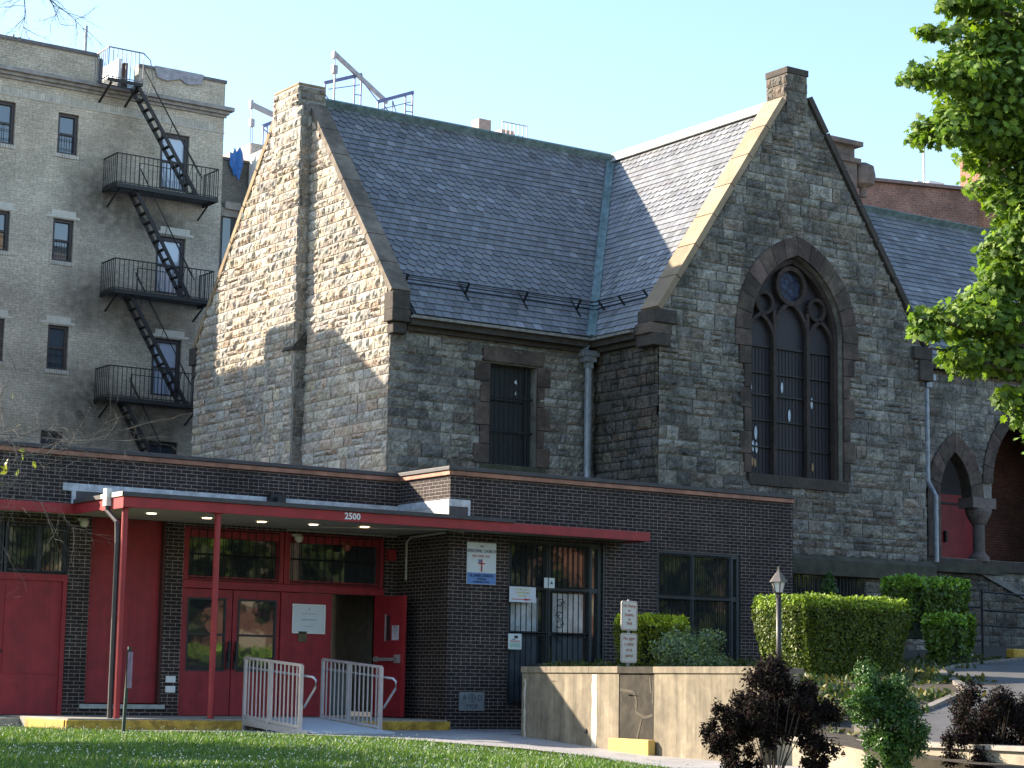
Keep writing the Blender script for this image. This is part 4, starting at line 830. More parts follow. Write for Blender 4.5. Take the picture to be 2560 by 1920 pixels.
# two wall signs on one post
s = thing('warning_sign', 'pair of white signs with red writing on one post just above the planter wall', 'sign', (1.15, -4, .7))
MB().bar((1.27, -3.97, .6), (1.27, -3.97, 2.13), .04, .03).build('post', gal, s)
def rrect(cx, cz, w, h, r, n=5):
    out = []
    for (sx, sz, a0) in ((1, 1, 0), (-1, 1, 90), (-1, -1, 180), (1, -1, 270)):
        for k in range(n + 1): a = math.radians(a0 + 90 * k / n); out.append((cx + sx * (w / 2 - r) + r * math.cos(a), cz + sz * (h / 2 - r) + r * math.sin(a)))
    return out
sw = M('sign_cream', (.70, .67, .62), .45, var=.04); sr = M('sign_red', (.48, .16, .13), .5)
for cz, lines in ((1.845, ('No Playing', 'or', 'Jumping', 'on', 'Wall')), (1.275, ('No jugar', 'o saltar', 'en la', 'pared'))):
    p = MB().prism([(x, -4.0, z) for x, z in rrect(1.265, cz, .36, .52, .045)], (0, .012, 0)).build('plate', sw, s)
    b = MB(); o = rrect(1.265, cz, .325, .485, .035)
    for k in range(len(o)): q = o[(k + 1) % len(o)]; b.bar((o[k][0], -4.002, o[k][1]), (q[0], -4.002, q[1]), .008, .003, up=(0, 1, 0))
    b.build('border', sr, p)
    for k, l in enumerate(lines): text(l, .075 if len(lines) == 5 else .088, (1.265, -4.003, cz + .17 - k * (.36 / len(lines) + (.005 if len(lines) == 5 else .01))), X, Zv, sr, 'lettering', p, ext=.001, bold=.001, xs=.82)
# lamp post
lx, ly = .33, -9.0; gz_ = prof(depth(lx, ly))
s = thing('lamp_post', 'short black garden lamp post with a glass lantern in front of the clipped hedge', 'lamp', (lx, ly, gz_))
MB().tube([(lx, ly, gz_ - .1), (lx, ly, 2.02)], .042, 12).build('pole', M('lamp_black', (.03, .028, .03), .45), s, smooth=True)
mb = MB(); mb.lathe((lx, ly, 2.02), [(.05, -.02), (.05, .01), (.03, .03), (.07, .05), (.075, .06)], 6)
for k in range(6):
    a = k * math.pi / 3; mb.bar((lx + .07 * math.cos(a), ly + .07 * math.sin(a), 2.07), (lx + .115 * math.cos(a), ly + .115 * math.sin(a), 2.24), .012)
mb.build('lantern_frame', MATS['lamp_black'], s)
mb = MB(); mb.lathe((lx, ly, 2.24), [(.15, 0), (.14, .02), (.085, .09), (.05, .14), (.03, .15), (.03, .17), (.015, .18), (.012, .24)], 6); mb.build('lantern_roof', M('lamp_roof', (.22, .19, .17), .4, metal=.5), s)
mb = MB(); mb.lathe((lx, ly, 2.07), [(.063, 0), (.106, .168)], 6); mb.build('lantern_glass', M('frosted_glass', (.72, .70, .66), .15), s)
# iron railing by the church
s = thing('iron_railing', 'thin black iron railing along the stone stair wall, right of the hedge', 'railing', (14, -.5, 1.5))
mb = MB()
for z in (1.75, 2.1, 2.5): mb.tube([(12.9, -.5, z), (14.0, -.5, z)], .022, 6)
for z in (2.1, 2.45, 2.85): mb.tube([(14.0, -.5, z), (17, -.5, z - .05)], .022, 6)
for x in (13.0, 14.0, 15.6, 17): mb.tube([(x, -.5, 1.3), (x, -.5, 2.55 if x < 14 else 2.9)], .03, 6)
mb.build('rail', iron, s)
# ================================================================= APARTMENT HOUSE
AY = 18; AXL, AXR = -4.45, 3.70
apt = thing('apartment_house', 'tan brick apartment house at the left with black iron fire escapes', 'building', (0, 18, 0))
tanb = brick('tan_brick', 'x', (.52, .455, .365), (.63, .56, .46), (.41, .365, .30), bw=.21, bh=.068, ms=.013, phase=1, stain=.22)
tany = brick('tan_brick_side', 'y', (.52, .455, .365), (.63, .56, .46), (.41, .365, .30), bw=.21, bh=.068, ms=.013, phase=1, stain=.22)
holes = []
sash = [(-3.45, -2.37, z0, z1) for z0, z1 in ((14.48, 15.63), (11.62, 12.69), (8.7, 9.83))] + [(-1.18, -.60, z0, z1) for z0, z1 in ((14.47, 15.59), (11.55, 12.69), (8.64, 9.82))] + [(-1.24, -.64, 6.3, 7.0)]
doors = [(1.80, 2.67, z0, z0 + 1.58) for z0 in (13.97, 11.05, 8.22)] + [(1.80, 2.67, 5.4, 6.98)]
mb = MB(); wallx(mb, AY, .3, AXL, AXR, 0, 16.25, sash + doors); mb.box(AXL, -.12, AY - .0, AY + .3, 16.25, 17.3); mb.box(1.06, AXR, AY, AY + .3, 16.25, 17.25); mb.box(-.12, 1.06, AY, AY + .3, 16.25, 16.5)
mb.build('front_wall', tanb, apt)
MB().box(AXR - .3, AXR, AY + .3, 30, 0, 17.25).box(AXL, AXL + .3, AY + .3, 30, 0, 17.3).build('side_wall', tany, apt)
MB().box(AXL + .3, AXR - .3, AY + .3, 30, 16.4, 16.5).build('roof', darkmetal, apt)
MB().box(AXL + .3, AXR - .3, AY + 1.4, AY + 1.5, 2, 16.3).build('inner_wall', interior, apt)
MB().box(AXL - .03, -.12, AY - .04, AY + .34, 17.3, 17.40).box(1.06, AXR + .03, AY - .04, AY + .34, 17.25, 17.34).build('parapet_coping', M('slate_coping', (.13, .12, .13), .7, var=.3), apt)
mb = MB(); mb.box(2.0, 2.9, AY - .055, AY + .3, 17.30, 17.37); mb.prism([(1.5, AY - .05, 17.37), (1.6, AY - .05, 17.05), (1.9, AY - .055, 17.0), (2.3, AY - .05, 17.12), (2.5, AY - .05, 17.0), (2.95, AY - .05, 17.08), (3.0, AY - .05, 17.37)], (0, .02, 0)); mb.build('tarp', M('grey_tarp', (.30, .29, .33), .5, var=.3, ns=6), apt)
mb = MB()
for a, b, z0, z1, d in ((AXL, AXR + .05, 16.25, 16.33, .06), (AXL, AXR + .10, 16.332, 16.42, .14), (AXL, AXR + .2, 16.422, 16.53, .24)): mb.box(a, b, AY - d, AY, z0, z1)
mb.build('cornice', M('cornice_stone', (.33, .31, .30), .85, var=.25, ns=4, streak=.25), apt)
mb = MB(); mb.box(AXL, AXR + .02, AY - .015, AY, 15.80, 15.84)
for k in range(110): x = AXL + .02 + k * .0715; mb.box(x, x + .058, AY - .010, AY, 15.845, 16.03, 0, (ru(.85, 1.15),) * 3)
mb.build('soldier_course', M('tan_soldier', (.50, .47, .42), .9, var=.2, tint=True), apt)
lint = M('white_glazed_brick', (.60, .57, .50), .6, var=.1)
mb = MB()
for (x0, x1, zt) in ((-1.24, -.56, 12.72), (-1.24, -.56, 9.86), (-3.5, -2.30, 12.72), (-3.5, -2.30, 9.86), (1.90, 2.78, 12.70), (1.87, 2.74, 9.84)):
    n = round((x1 - x0) / .066)
    for k in range(n): x = x0 + k * (x1 - x0) / n; mb.box(x + .003, x + (x1 - x0) / n - .003, AY - .012, AY + .1, zt, zt + .2)
    mb.box(x0 - .12, x0, AY - .012, AY + .1, zt + .0, zt + .06); mb.box(x1, x1 + .12, AY - .012, AY + .1, zt, zt + .06); mb.box(x0 - .19, x0 - .125, AY - .01, AY + .1, zt, zt + .03)
    mb.build('lintel', lint, apt); mb = MB()
for (x0, x1, z0, z1) in sash: 
    n = round((x1 - x0 + .1) / .07)
    for k in range(n): x = x0 - .05 + k * (x1 - x0 + .1) / n; mb.box(x, x + .055, AY - .03, AY + .1, z0 - .11, z0 - .01)
    mb.build('window_sill', MATS['tan_soldier'], apt); mb = MB()
fm = M('brown_sash', (.045, .038, .042), .5, var=.2); pale = glass('sky_pale_glass', (.42, .48, .60), .03, 1.0)  # pale base colour puts the sky's reflection into the glass
for i_, (x0, x1, z0, z1) in enumerate(sash + doors):
    big = i_ >= len(sash); y = AY + .10; w = MB().box(x0 + .06, x1 - .06, y + .05, y + .07, z0 + .05, z1 - .05).build('window', pale if big and i_ < len(sash) + 3 else gl2, apt)
    f = MB(); t = .10 if big else .08; f.box(x0, x0 + t, y - .02, y + .08, z0, z1); f.box(x1 - t, x1, y - .02, y + .08, z0, z1); f.box(x0 + t, x1 - t, y - .02, y + .08, z1 - t, z1); f.box(x0 + t, x1 - t, y - .02, y + .08, z0, z0 + .06); zm = (z0 + z1) / 2; f.box(x0 + t, x1 - t, y, y + .07, zm - .03, zm + .03)
    f.build('frame', fm, w)
    if not big:
        g = MB(); hz = (z0 + zm) / 2
        for k in range(1, 4): x = x0 + (x1 - x0) * k / 4; g.bar((x, y - .03, z0 + .05), (x, y - .03, zm), .012)
        for z in (z0 + .15, z0 + .4): g.bar((x0 + .06, y - .03, z), (x1 - .06, y - .03, z), .012)
        g.build('window_guard', iron, w)
    else:
        g = MB()
        for k in range(7): x = x0 + .15 + k * .1; g.bar((x, y - .03, z0 + .02), (x, y - .03, z0 + .72), .010)
        g.build('window_guard', iron, w)
# soot left on the brick round the fire escapes (a stain in the wall's own material)
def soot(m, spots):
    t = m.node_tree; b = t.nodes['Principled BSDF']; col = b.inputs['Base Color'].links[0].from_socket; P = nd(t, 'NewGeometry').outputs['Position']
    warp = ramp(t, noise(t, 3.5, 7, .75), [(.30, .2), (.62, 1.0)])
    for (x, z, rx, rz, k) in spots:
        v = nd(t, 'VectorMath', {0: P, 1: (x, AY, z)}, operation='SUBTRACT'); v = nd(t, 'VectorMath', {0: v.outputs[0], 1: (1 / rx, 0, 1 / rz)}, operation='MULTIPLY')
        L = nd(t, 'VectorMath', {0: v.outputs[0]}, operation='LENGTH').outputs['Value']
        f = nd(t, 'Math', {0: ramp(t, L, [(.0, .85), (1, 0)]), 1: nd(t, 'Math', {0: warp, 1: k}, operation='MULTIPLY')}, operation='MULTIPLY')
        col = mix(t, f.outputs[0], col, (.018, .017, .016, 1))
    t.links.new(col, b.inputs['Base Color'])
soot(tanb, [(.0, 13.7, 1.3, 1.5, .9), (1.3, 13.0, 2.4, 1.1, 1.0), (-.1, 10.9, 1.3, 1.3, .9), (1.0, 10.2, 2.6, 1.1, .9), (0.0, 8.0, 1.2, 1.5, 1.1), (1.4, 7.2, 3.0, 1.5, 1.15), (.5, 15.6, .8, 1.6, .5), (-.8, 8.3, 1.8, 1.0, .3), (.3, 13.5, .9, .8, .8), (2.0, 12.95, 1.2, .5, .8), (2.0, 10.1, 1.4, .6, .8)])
# fire escapes
fe = M('fire_escape_iron', (.018, .017, .018), .6, var=.2)
def railing(mb, pts, z, h, step=.13, r=.016):
    for (a, b) in zip(pts, pts[1:]):
        a = Vector(a); b = Vector(b); L = (b - a).length; n = max(1, round(L / step))
        mb.bar((a.x, a.y, z + h), (b.x, b.y, z + h), .03); mb.bar((a.x, a.y, z + .06), (b.x, b.y, z + .06), .022)
        for k in range(n + 1): p = a.lerp(b, k / n); mb.bar((p.x, p.y, z), (p.x, p.y, z + h), r)
for i_, (x0, x1, z) in enumerate(((.17, 3.15, 13.66), (.24, 3.12, 10.80), (.20, 3.0, 7.92))):
    b = MB(); y1 = 17.1
    for k in range(9): y = y1 + .03 + k * .105; b.bar((x0, y, z), (x1, y, z), .05, .014)
    b.bar((x0, y1, z - .03), (x1, y1, z - .03), .05, .11); b.bar((x0, y1, z - .03), (x0, AY, z - .03), .05, .1); b.bar((x1, y1, z - .03), (x1, AY, z - .03), .05, .1)
    for x in (x0 + .15, x1 - .15): b.bar((x, y1 + .1, z - .06), (x, AY, z - .45), .04, .03)
    b = b.build('fire_escape', fe, apt)
    r = MB(); railing(r, [(x0, AY - .02, 0), (x0, y1, 0), (x1, y1, 0), (x1, AY - .02, 0)], z, .84); r.bar((x0 + .65, y1, z + .66), (x0 + .65, y1, z), .03); r.bar((x0 + .65, y1 + .02, z + .66), (x0 + 1.6, y1 + .02, z + .64), .02)
    r.build('balcony_railing', fe, b)
def stair(x0, z0, x1, z1, y, parent, n=12):
    s_ = MB(); a = Vector((x0, y, z0)); b = Vector((x1, y, z1)); w = .42
    for yy in (y, y + w): s_.bar((x0, yy, z0), (x1, yy, z1), .035, .10)
    for k in range(n): p = a.lerp(b, (k + .5) / n); s_.box(p.x - .07, p.x + .05, y, y + w, p.z - .02, p.z + .012)
    s_.bar((x0 + .12, y, z0 + .55), (x1 + .12, y, z1 + .55), .02); s_.bar((x0 + .3, y + w, z0 + .7), (x1 + .25, y + w, z1 + .7), .02)
    for f in (.15, .5, .85): p = a.lerp(b, f); s_.bar((p.x, y, p.z), (p.x + .12, y, p.z + .55), .015)
    return s_.build('fire_stair', fe, parent)
stair(.72, 16.5, 2.62, 13.68, 17.25, apt); stair(.80, 13.62, 2.50, 10.82, 17.25, apt); stair(.78, 10.76, 2.52, 7.94, 17.25, apt); stair(.74, 7.88, 1.75, 6.2, 17.25, apt, 9)
b = MB(); z = 16.5
for k in range(8): y = 17.12 + k * .11; b.bar((-.2, y, z), (.80, y, z), .05, .014)
b.bar((-.2, 17.1, z - .03), (.80, 17.1, z - .03), .05, .09)
for x in (-.05, .7): b.bar((x, 17.2, z - .05), (x, AY, z - .45), .05, .04)
b = b.build('fire_escape', fe, apt)
r = MB(); railing(r, [(-.2, AY, 0), (-.2, 17.1, 0), (.80, 17.1, 0)], z, .86); r.tube([(.80, 17.1, z + .86), (1.0, 17.1, z + .7), (1.15, 17.2, z + .2)], .015, 6); r.build('balcony_railing', M('worn_rail', (.16, .16, .18), .5, metal=.3), b)
MB().box(.50, .62, AY + .1, AY + 2.2, 16.5, 17.42).build('roof_hatch', whitep, apt); MB().box(.63, .74, AY + .0, AY + .3, 16.5, 17.3).build('rusty_post', M('rust', (.10, .045, .03), .8), apt)
MB().box(-.12, .0, AY + .0, AY + .5, 16.5, 17.28).build('parapet_end', M('dark_parapet_end', (.03, .03, .035), .8), apt)
mb = MB(); mb.tube([(-.35, AY + .4, 17.1), (-.35, AY + .4, 18.25)], .04, 8); mb.tube([(-2.4, AY + .4, 17.1), (-2.4, AY + .4, 17.6)], .04, 8); mb.build('vent_pipe', gal, apt)
# neighbouring block left of it (outside the frame, it shades the foot of the church gable)
nb = thing('stair_tower', 'plain brick stair tower beside the apartment house, beyond the left edge', 'tower', (-7.5, 14, 0))
MB().box(-9.4, -6.0, 14.15, 17.4, 0, 13.7).box(-9.4, -6.0, 17.4, 26, 0, 13.4).build('wall', tanb, nb)
MB().box(-9.44, -5.96, 14.11, 17.42, 13.702, 13.76).build('coping', concrete, nb)
# ================================================================= BACKGROUND BUILDINGS
bb = thing('rear_building', 'grey brick building under repair between the apartment house and the church gable', 'building', (10, 30, 0))
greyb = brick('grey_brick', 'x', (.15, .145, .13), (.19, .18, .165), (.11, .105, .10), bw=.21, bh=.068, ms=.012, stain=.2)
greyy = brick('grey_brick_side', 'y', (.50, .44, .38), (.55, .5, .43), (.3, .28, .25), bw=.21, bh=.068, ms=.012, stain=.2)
MB().box(6, 10.55, 30, 40, 0, 18.45).build('wall', greyb, bb)
MB().box(10.55, 30, 29.9, 40, 0, 19.2).build('wall', greyy, bb); MB().box(10.5, 11.6, 28.7, 29.88, 12, 18.75).build('plaster_wall', M('white_plaster', (.72, .68, .60), .8, var=.1, stain=.2), bb)
mb = MB(); mb.box(6, 10.4, 29.9, 30, 16.45, 16.75); mb.box(9.62, 10.2, 29.8, 29.9, 16.7, 16.95); mb.box(8.8, 9.45, 29.82, 29.9, 16.3, 16.6); mb.build('ledge', concrete, bb)
mb = MB(); mb.box(9.6, 10.5, 29.95, 30.0, 14.0, 16.4); mb.box(8.6, 9.3, 29.95, 30.0, 14.0, 16.2); mb.build('window', gl, bb)
mb = MB(); mb.box(6, 10.58, 29.95, 40, 18.452, 18.55); mb.build('parapet', darkmetal, bb)
mb = MB()
rs = random.Random(2); P = [(9.75 + .55 * i / 6, 29.9 - .05 * math.sin(i * 1.7), 0) for i in range(7)]
tops = [18.75, 18.7, 18.95, 18.8, 18.98, 18.8, 18.6]; bots = [18.3, 18.1, 17.9, 18.0, 17.75, 18.2, 18.35]
for i in range(6): mb.poly([(P[i][0], P[i][1], bots[i]), (P[i + 1][0], P[i + 1][1], bots[i + 1]), (P[i + 1][0], P[i + 1][1], tops[i + 1]), (P[i][0], P[i][1], tops[i])])
tag(mb.build('blue_tarp', M('blue_tarp', (.015, .13, .42), .5, var=.3, ns=8), recalc=False), 'torn blue tarp hanging over the roof edge left of the church gable', 'tarp')
rigm = M('rig_steel', (.36, .33, .34), .5, var=.25, metal=.2); rigb = M('rig_blue', (.14, .15, .32), .5, var=.2)
def rig(x, label, full):
    t = thing('scaffold_rig', label, 'scaffold', (x, 30, 19.2), 'steel scaffold rigs on the roof behind the church')
    m = MB()
    if full:
        m.bar((13.56, 29.6, 22.95), (16.3, 30.4, 21.78), .08, .17); m = m.build('beam', rigm, t)
        b = MB(); b.bar((13.43, 30, 21.9), (14.97, 30, 22.5), .08, .12); b.bar((15.67, 30, 21.6), (17.18, 30, 22.23), .08, .12); b.build('cross_beam', rigb, t)
        b = MB()
        for xs_ in ((13.47, 14.68, 14.95), (15.68, 15.95, 16.85, 17.15)):
            for x_ in xs_: top_ = 21.9 + (x_ - 13.43) * .39 if x_ < 15.3 else 21.6 + (x_ - 15.67) * .417; b.bar((x_, 30, 19.2), (x_, 30, top_), .045)
        for p, q in (((13.47, 21.5), (14.68, 20.2)), ((14.97, 22.3), (15.7, 21.6)), ((15.95, 21.5), (16.85, 20.6)), ((14.68, 21.7), (14.95, 21.72)), ((14.68, 21.3), (14.95, 21.32)), ((16.85, 21.7), (17.15, 21.72)), ((16.85, 21.45), (17.15, 21.47)), ((13.6, 21.7), (14.9, 22.1)), ((15.7, 21.3), (17.1, 21.85)), ((16.3, 21.75), (16.55, 21.1)), ((16.3, 21.75), (16.3, 21.1))): b.bar((p[0], 30, p[1]), (q[0], 30, q[1]), .03)
        b.build('frame', rigb, t)
        b = MB(); b.tube([(13.62, 29.6, 22.85), (13.62, 29.6, 22.5)], .02, 6); b.box(13.53, 13.72, 29.55, 29.7, 22.2, 22.5); b.tube([(13.63, 29.6, 22.2), (13.63, 29.6, 19.2)], .035, 6); b.box(13.52, 13.6, 29.5, 29.7, 22.75, 23.0); b.build('hoist', rigm, t)
    else:
        m.bar((10.28, 29.5, 20.45), (11.6, 30.2, 20.42), .1, .18); m = m.build('beam', rigm, t)
        b = MB(); b.bar((11.03, 30, 19.9), (11.6, 30, 20.2), .1, .12); b.bar((11.05, 30, 18.5), (11.05, 30, 19.95), .04); b.bar((11.2, 30, 18.5), (11.2, 30, 20.0), .04); b.bar((11.08, 30, 19.8), (11.6, 30, 19.4), .03); b.build('frame', rigb, t)
        b = MB(); b.box(10.26, 10.36, 29.45, 29.6, 20.3, 20.6); b.tube([(10.33, 29.5, 20.35), (10.33, 29.5, 19.9)], .02, 6); b.box(10.27, 10.42, 29.42, 29.58, 19.65, 19.92)
        for dx in (-.04, .04): b.tube([(10.34 + dx, 29.5, 19.7), (10.42 + dx, 29.5, 16.5)], .012, 5)
        b.build('hoist', rigm, t)
    return t
rig(13.5, 'large blue and grey scaffold rig with a sloping beam above the slate ridge', True); rig(10.3, 'small scaffold rig with a hanging hoist line left of the chimney', False)
t = thing('roof_railing', 'small sunlit roof railing with two low blocks, beyond the slate ridge', 'railing', (21, 30, 20))
mb = MB(); railing(mb, [(21.16, 30, 0), (22.3, 30, 0)], 20.85, .95, .2, .03); mb.bar((20.9, 30, 20.6), (21.16, 30, 21.5), .03); mb.build('rail', rigm, t)
MB().box(20.1, 20.65, 30, 30.5, 19.2, 21.75).box(21.3, 21.9, 30.3, 30.8, 19.2, 21.6).build('roof_block', M('rose_render', (.45, .33, .28), .8), t)
MB().box(19.5, 30, 30.2, 36, 19.2, 20.6).build('roof_block', concrete, t)
rb = thing('red_brick_building', 'reddish brick building rising behind the slate roof at the right', 'building', (33, 19, 0))
rbx = brick('red_brick', 'x', (.24, .125, .10), (.30, .16, .13), (.32, .25, .22), bw=.23, bh=.09, ms=.016, phase=2, stain=.35)
a = Vector((28.0, 20.43, 0)); b_2 = Vector((42.0, 16.35, 0)); d_ = (b_2 - a)
mb = MB(); mb.prism([a, b_2, b_2 + Vector((2, 8, 0)), a + Vector((2, 8, 0))], (0, 0, 18.85)); mb.build('wall', rbx, rb)
mb = MB(); mb.bar(a + Vector((0, 0, 18.92)), b_2 + Vector((0, 0, 18.92)), .3, .12); mb.build('coping', M('pink_coping', (.20, .14, .13), .8), rb)
mb = MB(); mb.box(34.65, 36.0, 18.3, 19.4, 17.5, 20.35); mb.build('chimney', brick('sunlit_red_brick', 'y', (.28, .12, .07), (.34, .16, .10), (.38, .32, .27), bw=.23, bh=.09, ms=.016, phase=2, stain=.2), rb)
mb = MB(); mb.lathe((35.5, 18.8, 20.35), [(.40, 0), (.40, .25), (.46, .27), (.46, .35)], 14); mb.build('chimney_pot', M('terracotta', (.16, .07, .05), .8), rb)
mb = MB(); mb.box(33.1, 33.8, 19.4, 20, 18.9, 19.25); mb.box(32.4, 32.7, 19.4, 20, 18.9, 19.15); mb.build('roof_unit', whitep, rb)
mb = MB(); mb.tube([(32.97, 19.6, 18.9), (32.97, 19.6, 20.5)], .05, 6); mb.build('antenna', whitep, rb)
# ================================================================= VEGETATION
def leafmat(name, col, tr=.35, rough=.5, spec=.35): return M(name, col, rough, var=.25, ns=3, tint=True, trans=tr, spec=spec)
LOBE = [(0, 0), (.10, .18), (.34, .12), (.28, .32), (.50, .42), (.30, .56), (.36, .78), (.16, .74), (0, 1.0), (-.16, .74), (-.36, .78), (-.30, .56), (-.50, .42), (-.28, .32), (-.34, .12), (-.10, .18)]
OVAL = [(0, 0), (.24, .3), (.2, .7), (0, 1), (-.2, .7), (-.24, .3)]
def leaf(mb, p, d, nrm, size, shape, col, mi=0):
    d = d.normalized(); s = d.cross(nrm)
    if s.length < 1e-4: s = Vector((1, 0, 0))
    s.normalize(); mb.F([mb.P(p + s * (x * size) + d * (y * size) + d.cross(s) * (abs(x) * size * .25)) for x, y in shape], mi, col)
def rv(): 
    while True:
        v = Vector((ru(-1, 1), ru(-1, 1), ru(-1, 1)))
        if .05 < v.length < 1: return v.normalized()
def blob_leaves(mb, c, r, n, size, shape, pal, hollow=.55, up=.3, flat=0):
    c = Vector(c)
    for _ in range(n):
        v = rv(); k = (hollow + (1 - hollow) * rnd()) * ru(.85, 1.1); p = c + Vector((v.x * r[0], v.y * r[1], v.z * r[2])) * k
        q = pal[int(rnd() * len(pal))]; j = ru(.75, 1.25); nm = (v + rv() * .8 + Vector((0, 0, up))).normalized(); d = (rv() + v * .5 + Vector((0, 0, -flat))); d = d - nm * d.dot(nm)
        if d.length < .01: continue
        leaf(mb, p, d, nm, size * ru(.7, 1.25), shape, (q[0] * j, q[1] * j, q[2] * j))
def hedge_leaves(mb, x0, x1, y0, y1, z0, z1, dens, size, pal, taper=.0, rndc=.12, depthv=.14):
    faces = [('t', (x1 - x0) * (y1 - y0) * 1.4), ('f', (x1 - x0) * (z1 - z0)), ('b', (x1 - x0) * (z1 - z0) * .4), ('l', (y1 - y0) * (z1 - z0)), ('r', (y1 - y0) * (z1 - z0) * .6)]
    cx, cy = (x0 + x1) / 2, (y0 + y1) / 2
    for f, A in faces:
        for _ in range(int(A * dens)):
            x, y, z = ru(x0, x1), ru(y0, y1), ru(z0, z1); dp = rnd() ** 1.6 * depthv - .03
            dp += .04 * math.sin(x * 5 + z * 3) * math.sin(y * 4 + z * 5)
            if f == 't': z = z1 - dp; n = Vector((0, 0, 1))
            elif f == 'f': y = y0 + dp; n = Vector((0, -1, .1))
            elif f == 'b': y = y1 - dp; n = Vector((0, 1, .1))
            elif f == 'l': x = x0 + dp; n = Vector((-1, 0, .1))
            else: x = x1 - dp; n = Vector((1, 0, .1))
            # rounded vertical corners and rim
            for (ax, sx) in ((x0, 1), (x1, -1)):
                for (ay, sy) in ((y0, 1), (y1, -1)):
                    ex, ey = (x - ax) * sx, (y - ay) * sy
                    if ex < rndc and ey < rndc: k = rndc * .35; x += sx * max(0, k - ex) * .8; y += sy * max(0, k - ey) * .8
            if z > z1 - rndc: k = (z - z1 + rndc) / rndc; x += (cx - x) * .05 * k; y += (cy - y) * .06 * k
            tp = 1 - taper * max(0, (z1 - z) / (z1 - z0)) ** 1.5; x = cx + (x - cx) * tp; y = cy + (y - cy) * tp
            if z < z0 + .35 and rnd() < .5: continue
            nm = (n + rv() * .9).normalized(); d = rv() + n * .4; d = d - nm * d.dot(nm)
            if d.length < .02: continue
            q = pal[int(rnd() * len(pal))]; j = ru(.7, 1.3) * (2.7 if z > z1 - .17 and rnd() < .8 else 1.0); leaf(mb, Vector((x, y, z)), d, nm, size * ru(.7, 1.3), OVAL, (q[0] * j, q[1] * j, q[2] * j))  # top leaves tinted brighter, sunlight on the top put into leaf colour
bark = M('bark', (.07, .055, .04), .95, var=.4, ns=14, bump=.01)
def stems(mb, c, n, h, spread, r=.014):
    for _ in range(n):
        a = ru(0, 6.283); s = ru(.2, 1) * spread; p = [Vector(c) + Vector((math.cos(a) * s * t * ru(.8, 1.1), math.sin(a) * s * t * ru(.8, 1.1), h * t)) for t in (0, .35, .7, 1)]
        mb.tube(p, [r, r * .8, r * .6, r * .3], 5)
G1 = [(1, 1, 1), (1.15, 1.1, .7), (.8, .85, .9), (1.3, 1.2, .6), (.7, .75, .8)]
lf_y = leafmat('privet_leaf', (.095, .135, .022), .22, .45); lf_g = leafmat('laurel_leaf', (.085, .145, .026), .25, .35); lf_d = leafmat('barberry_leaf', (.018, .012, .013), .12, .8, .1)
lf_s = leafmat('boxwood_leaf', (.05, .115, .028), .3, .4); lf_p = leafmat('pine_leaf', (.20, .26, .15), .2); lf_m = leafmat('oak_leaf', (.145, .235, .05), .40, .6)
def plant(name, label, loc, cat, group=None): return thing(name, label, cat, loc, group)
# big clipped hedge
t = plant('clipped_hedge', 'large flat-topped clipped hedge behind the lamp post, bright on its sunlit left end', (4.1, -6.2, .6), 'hedge')
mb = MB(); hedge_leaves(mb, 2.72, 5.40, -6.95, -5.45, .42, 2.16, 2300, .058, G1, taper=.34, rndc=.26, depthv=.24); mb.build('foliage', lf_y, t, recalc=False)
mb = MB()
for k in range(14): stems(mb, (ru(3.3, 4.9), ru(-6.6, -5.8), .45), 3, ru(.8, 1.4), .3)
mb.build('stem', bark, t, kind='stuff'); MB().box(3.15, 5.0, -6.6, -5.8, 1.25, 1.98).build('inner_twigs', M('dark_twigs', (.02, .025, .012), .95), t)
t = plant('clipped_shrub', 'small box-clipped golden shrub behind the white warning signs', (3.3, -2.2, .9), 'shrub')
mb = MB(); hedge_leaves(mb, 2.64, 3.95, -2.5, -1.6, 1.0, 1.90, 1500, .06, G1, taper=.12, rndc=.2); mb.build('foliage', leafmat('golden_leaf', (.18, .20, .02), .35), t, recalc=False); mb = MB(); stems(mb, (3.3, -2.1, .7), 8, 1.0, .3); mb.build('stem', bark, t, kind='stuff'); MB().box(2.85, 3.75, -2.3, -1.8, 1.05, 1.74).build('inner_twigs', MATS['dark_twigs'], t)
def bush(name, label, cat, c, r, n, size, mat, pal=G1, shape=OVAL, core=True, lobes=9, group=None, stem_n=8, flat=0):
    t = plant(name, label, (c[0], c[1], c[2] - r[2]), cat, group); mb = MB()
    for k in range(lobes):
        v = rv(); k2 = ru(.35, .68); cc = (c[0] + v.x * r[0] * k2, c[1] + v.y * r[1] * k2, c[2] + v.z * r[2] * k2 + .03); s = ru(.38, .6)
        blob_leaves(mb, cc, (r[0] * s, r[1] * s, r[2] * s), n // lobes, size, shape, pal, .5)
    mb.build('foliage', mat, t, recalc=False); mb = MB(); stems(mb, (c[0], c[1], c[2] - r[2] * 1.15 - .1), stem_n, r[2] * 1.7, r[0] * .8, .012); mb.build('stem', bark, t, kind='stuff'); return t
bush('dwarf_pine', 'low rounded grey-green bush just behind the planter wall coping', 'bush', (3.05, -3.6, 1.16), (1.05, .7, .56), 6500, .06, lf_p, lobes=16)
bush('barberry', 'small purple shrub behind the golden clipped shrub, under the dark window', 'shrub', (4.5, -1.3, 1.55), (.5, .4, .42), 1400, .05, leafmat('plum_leaf', (.10, .035, .06), .2))
t = plant('conifer', 'small pointed conifer poking up behind the large clipped hedge', (8.87, -1, 1.0), 'conifer')
mb = MB()
for k in range(26): z = 1.6 + k * .056; r = .42 * (1 - k / 26) ** .8 + .05; blob_leaves(mb, (8.87, -1, z), (r, r, .09), 60, .07, OVAL, G1, .4)
mb.build('foliage', lf_s, t, recalc=False); MB().tube([(8.87, -1, 1), (8.87, -1, 2.9)], .03, 6).build('trunk', bark, t)
t = plant('laurel', 'glossy shrub at the church wall, taller of the two right of the large hedge', (10.8, -1.8, 1.3), 'shrub')
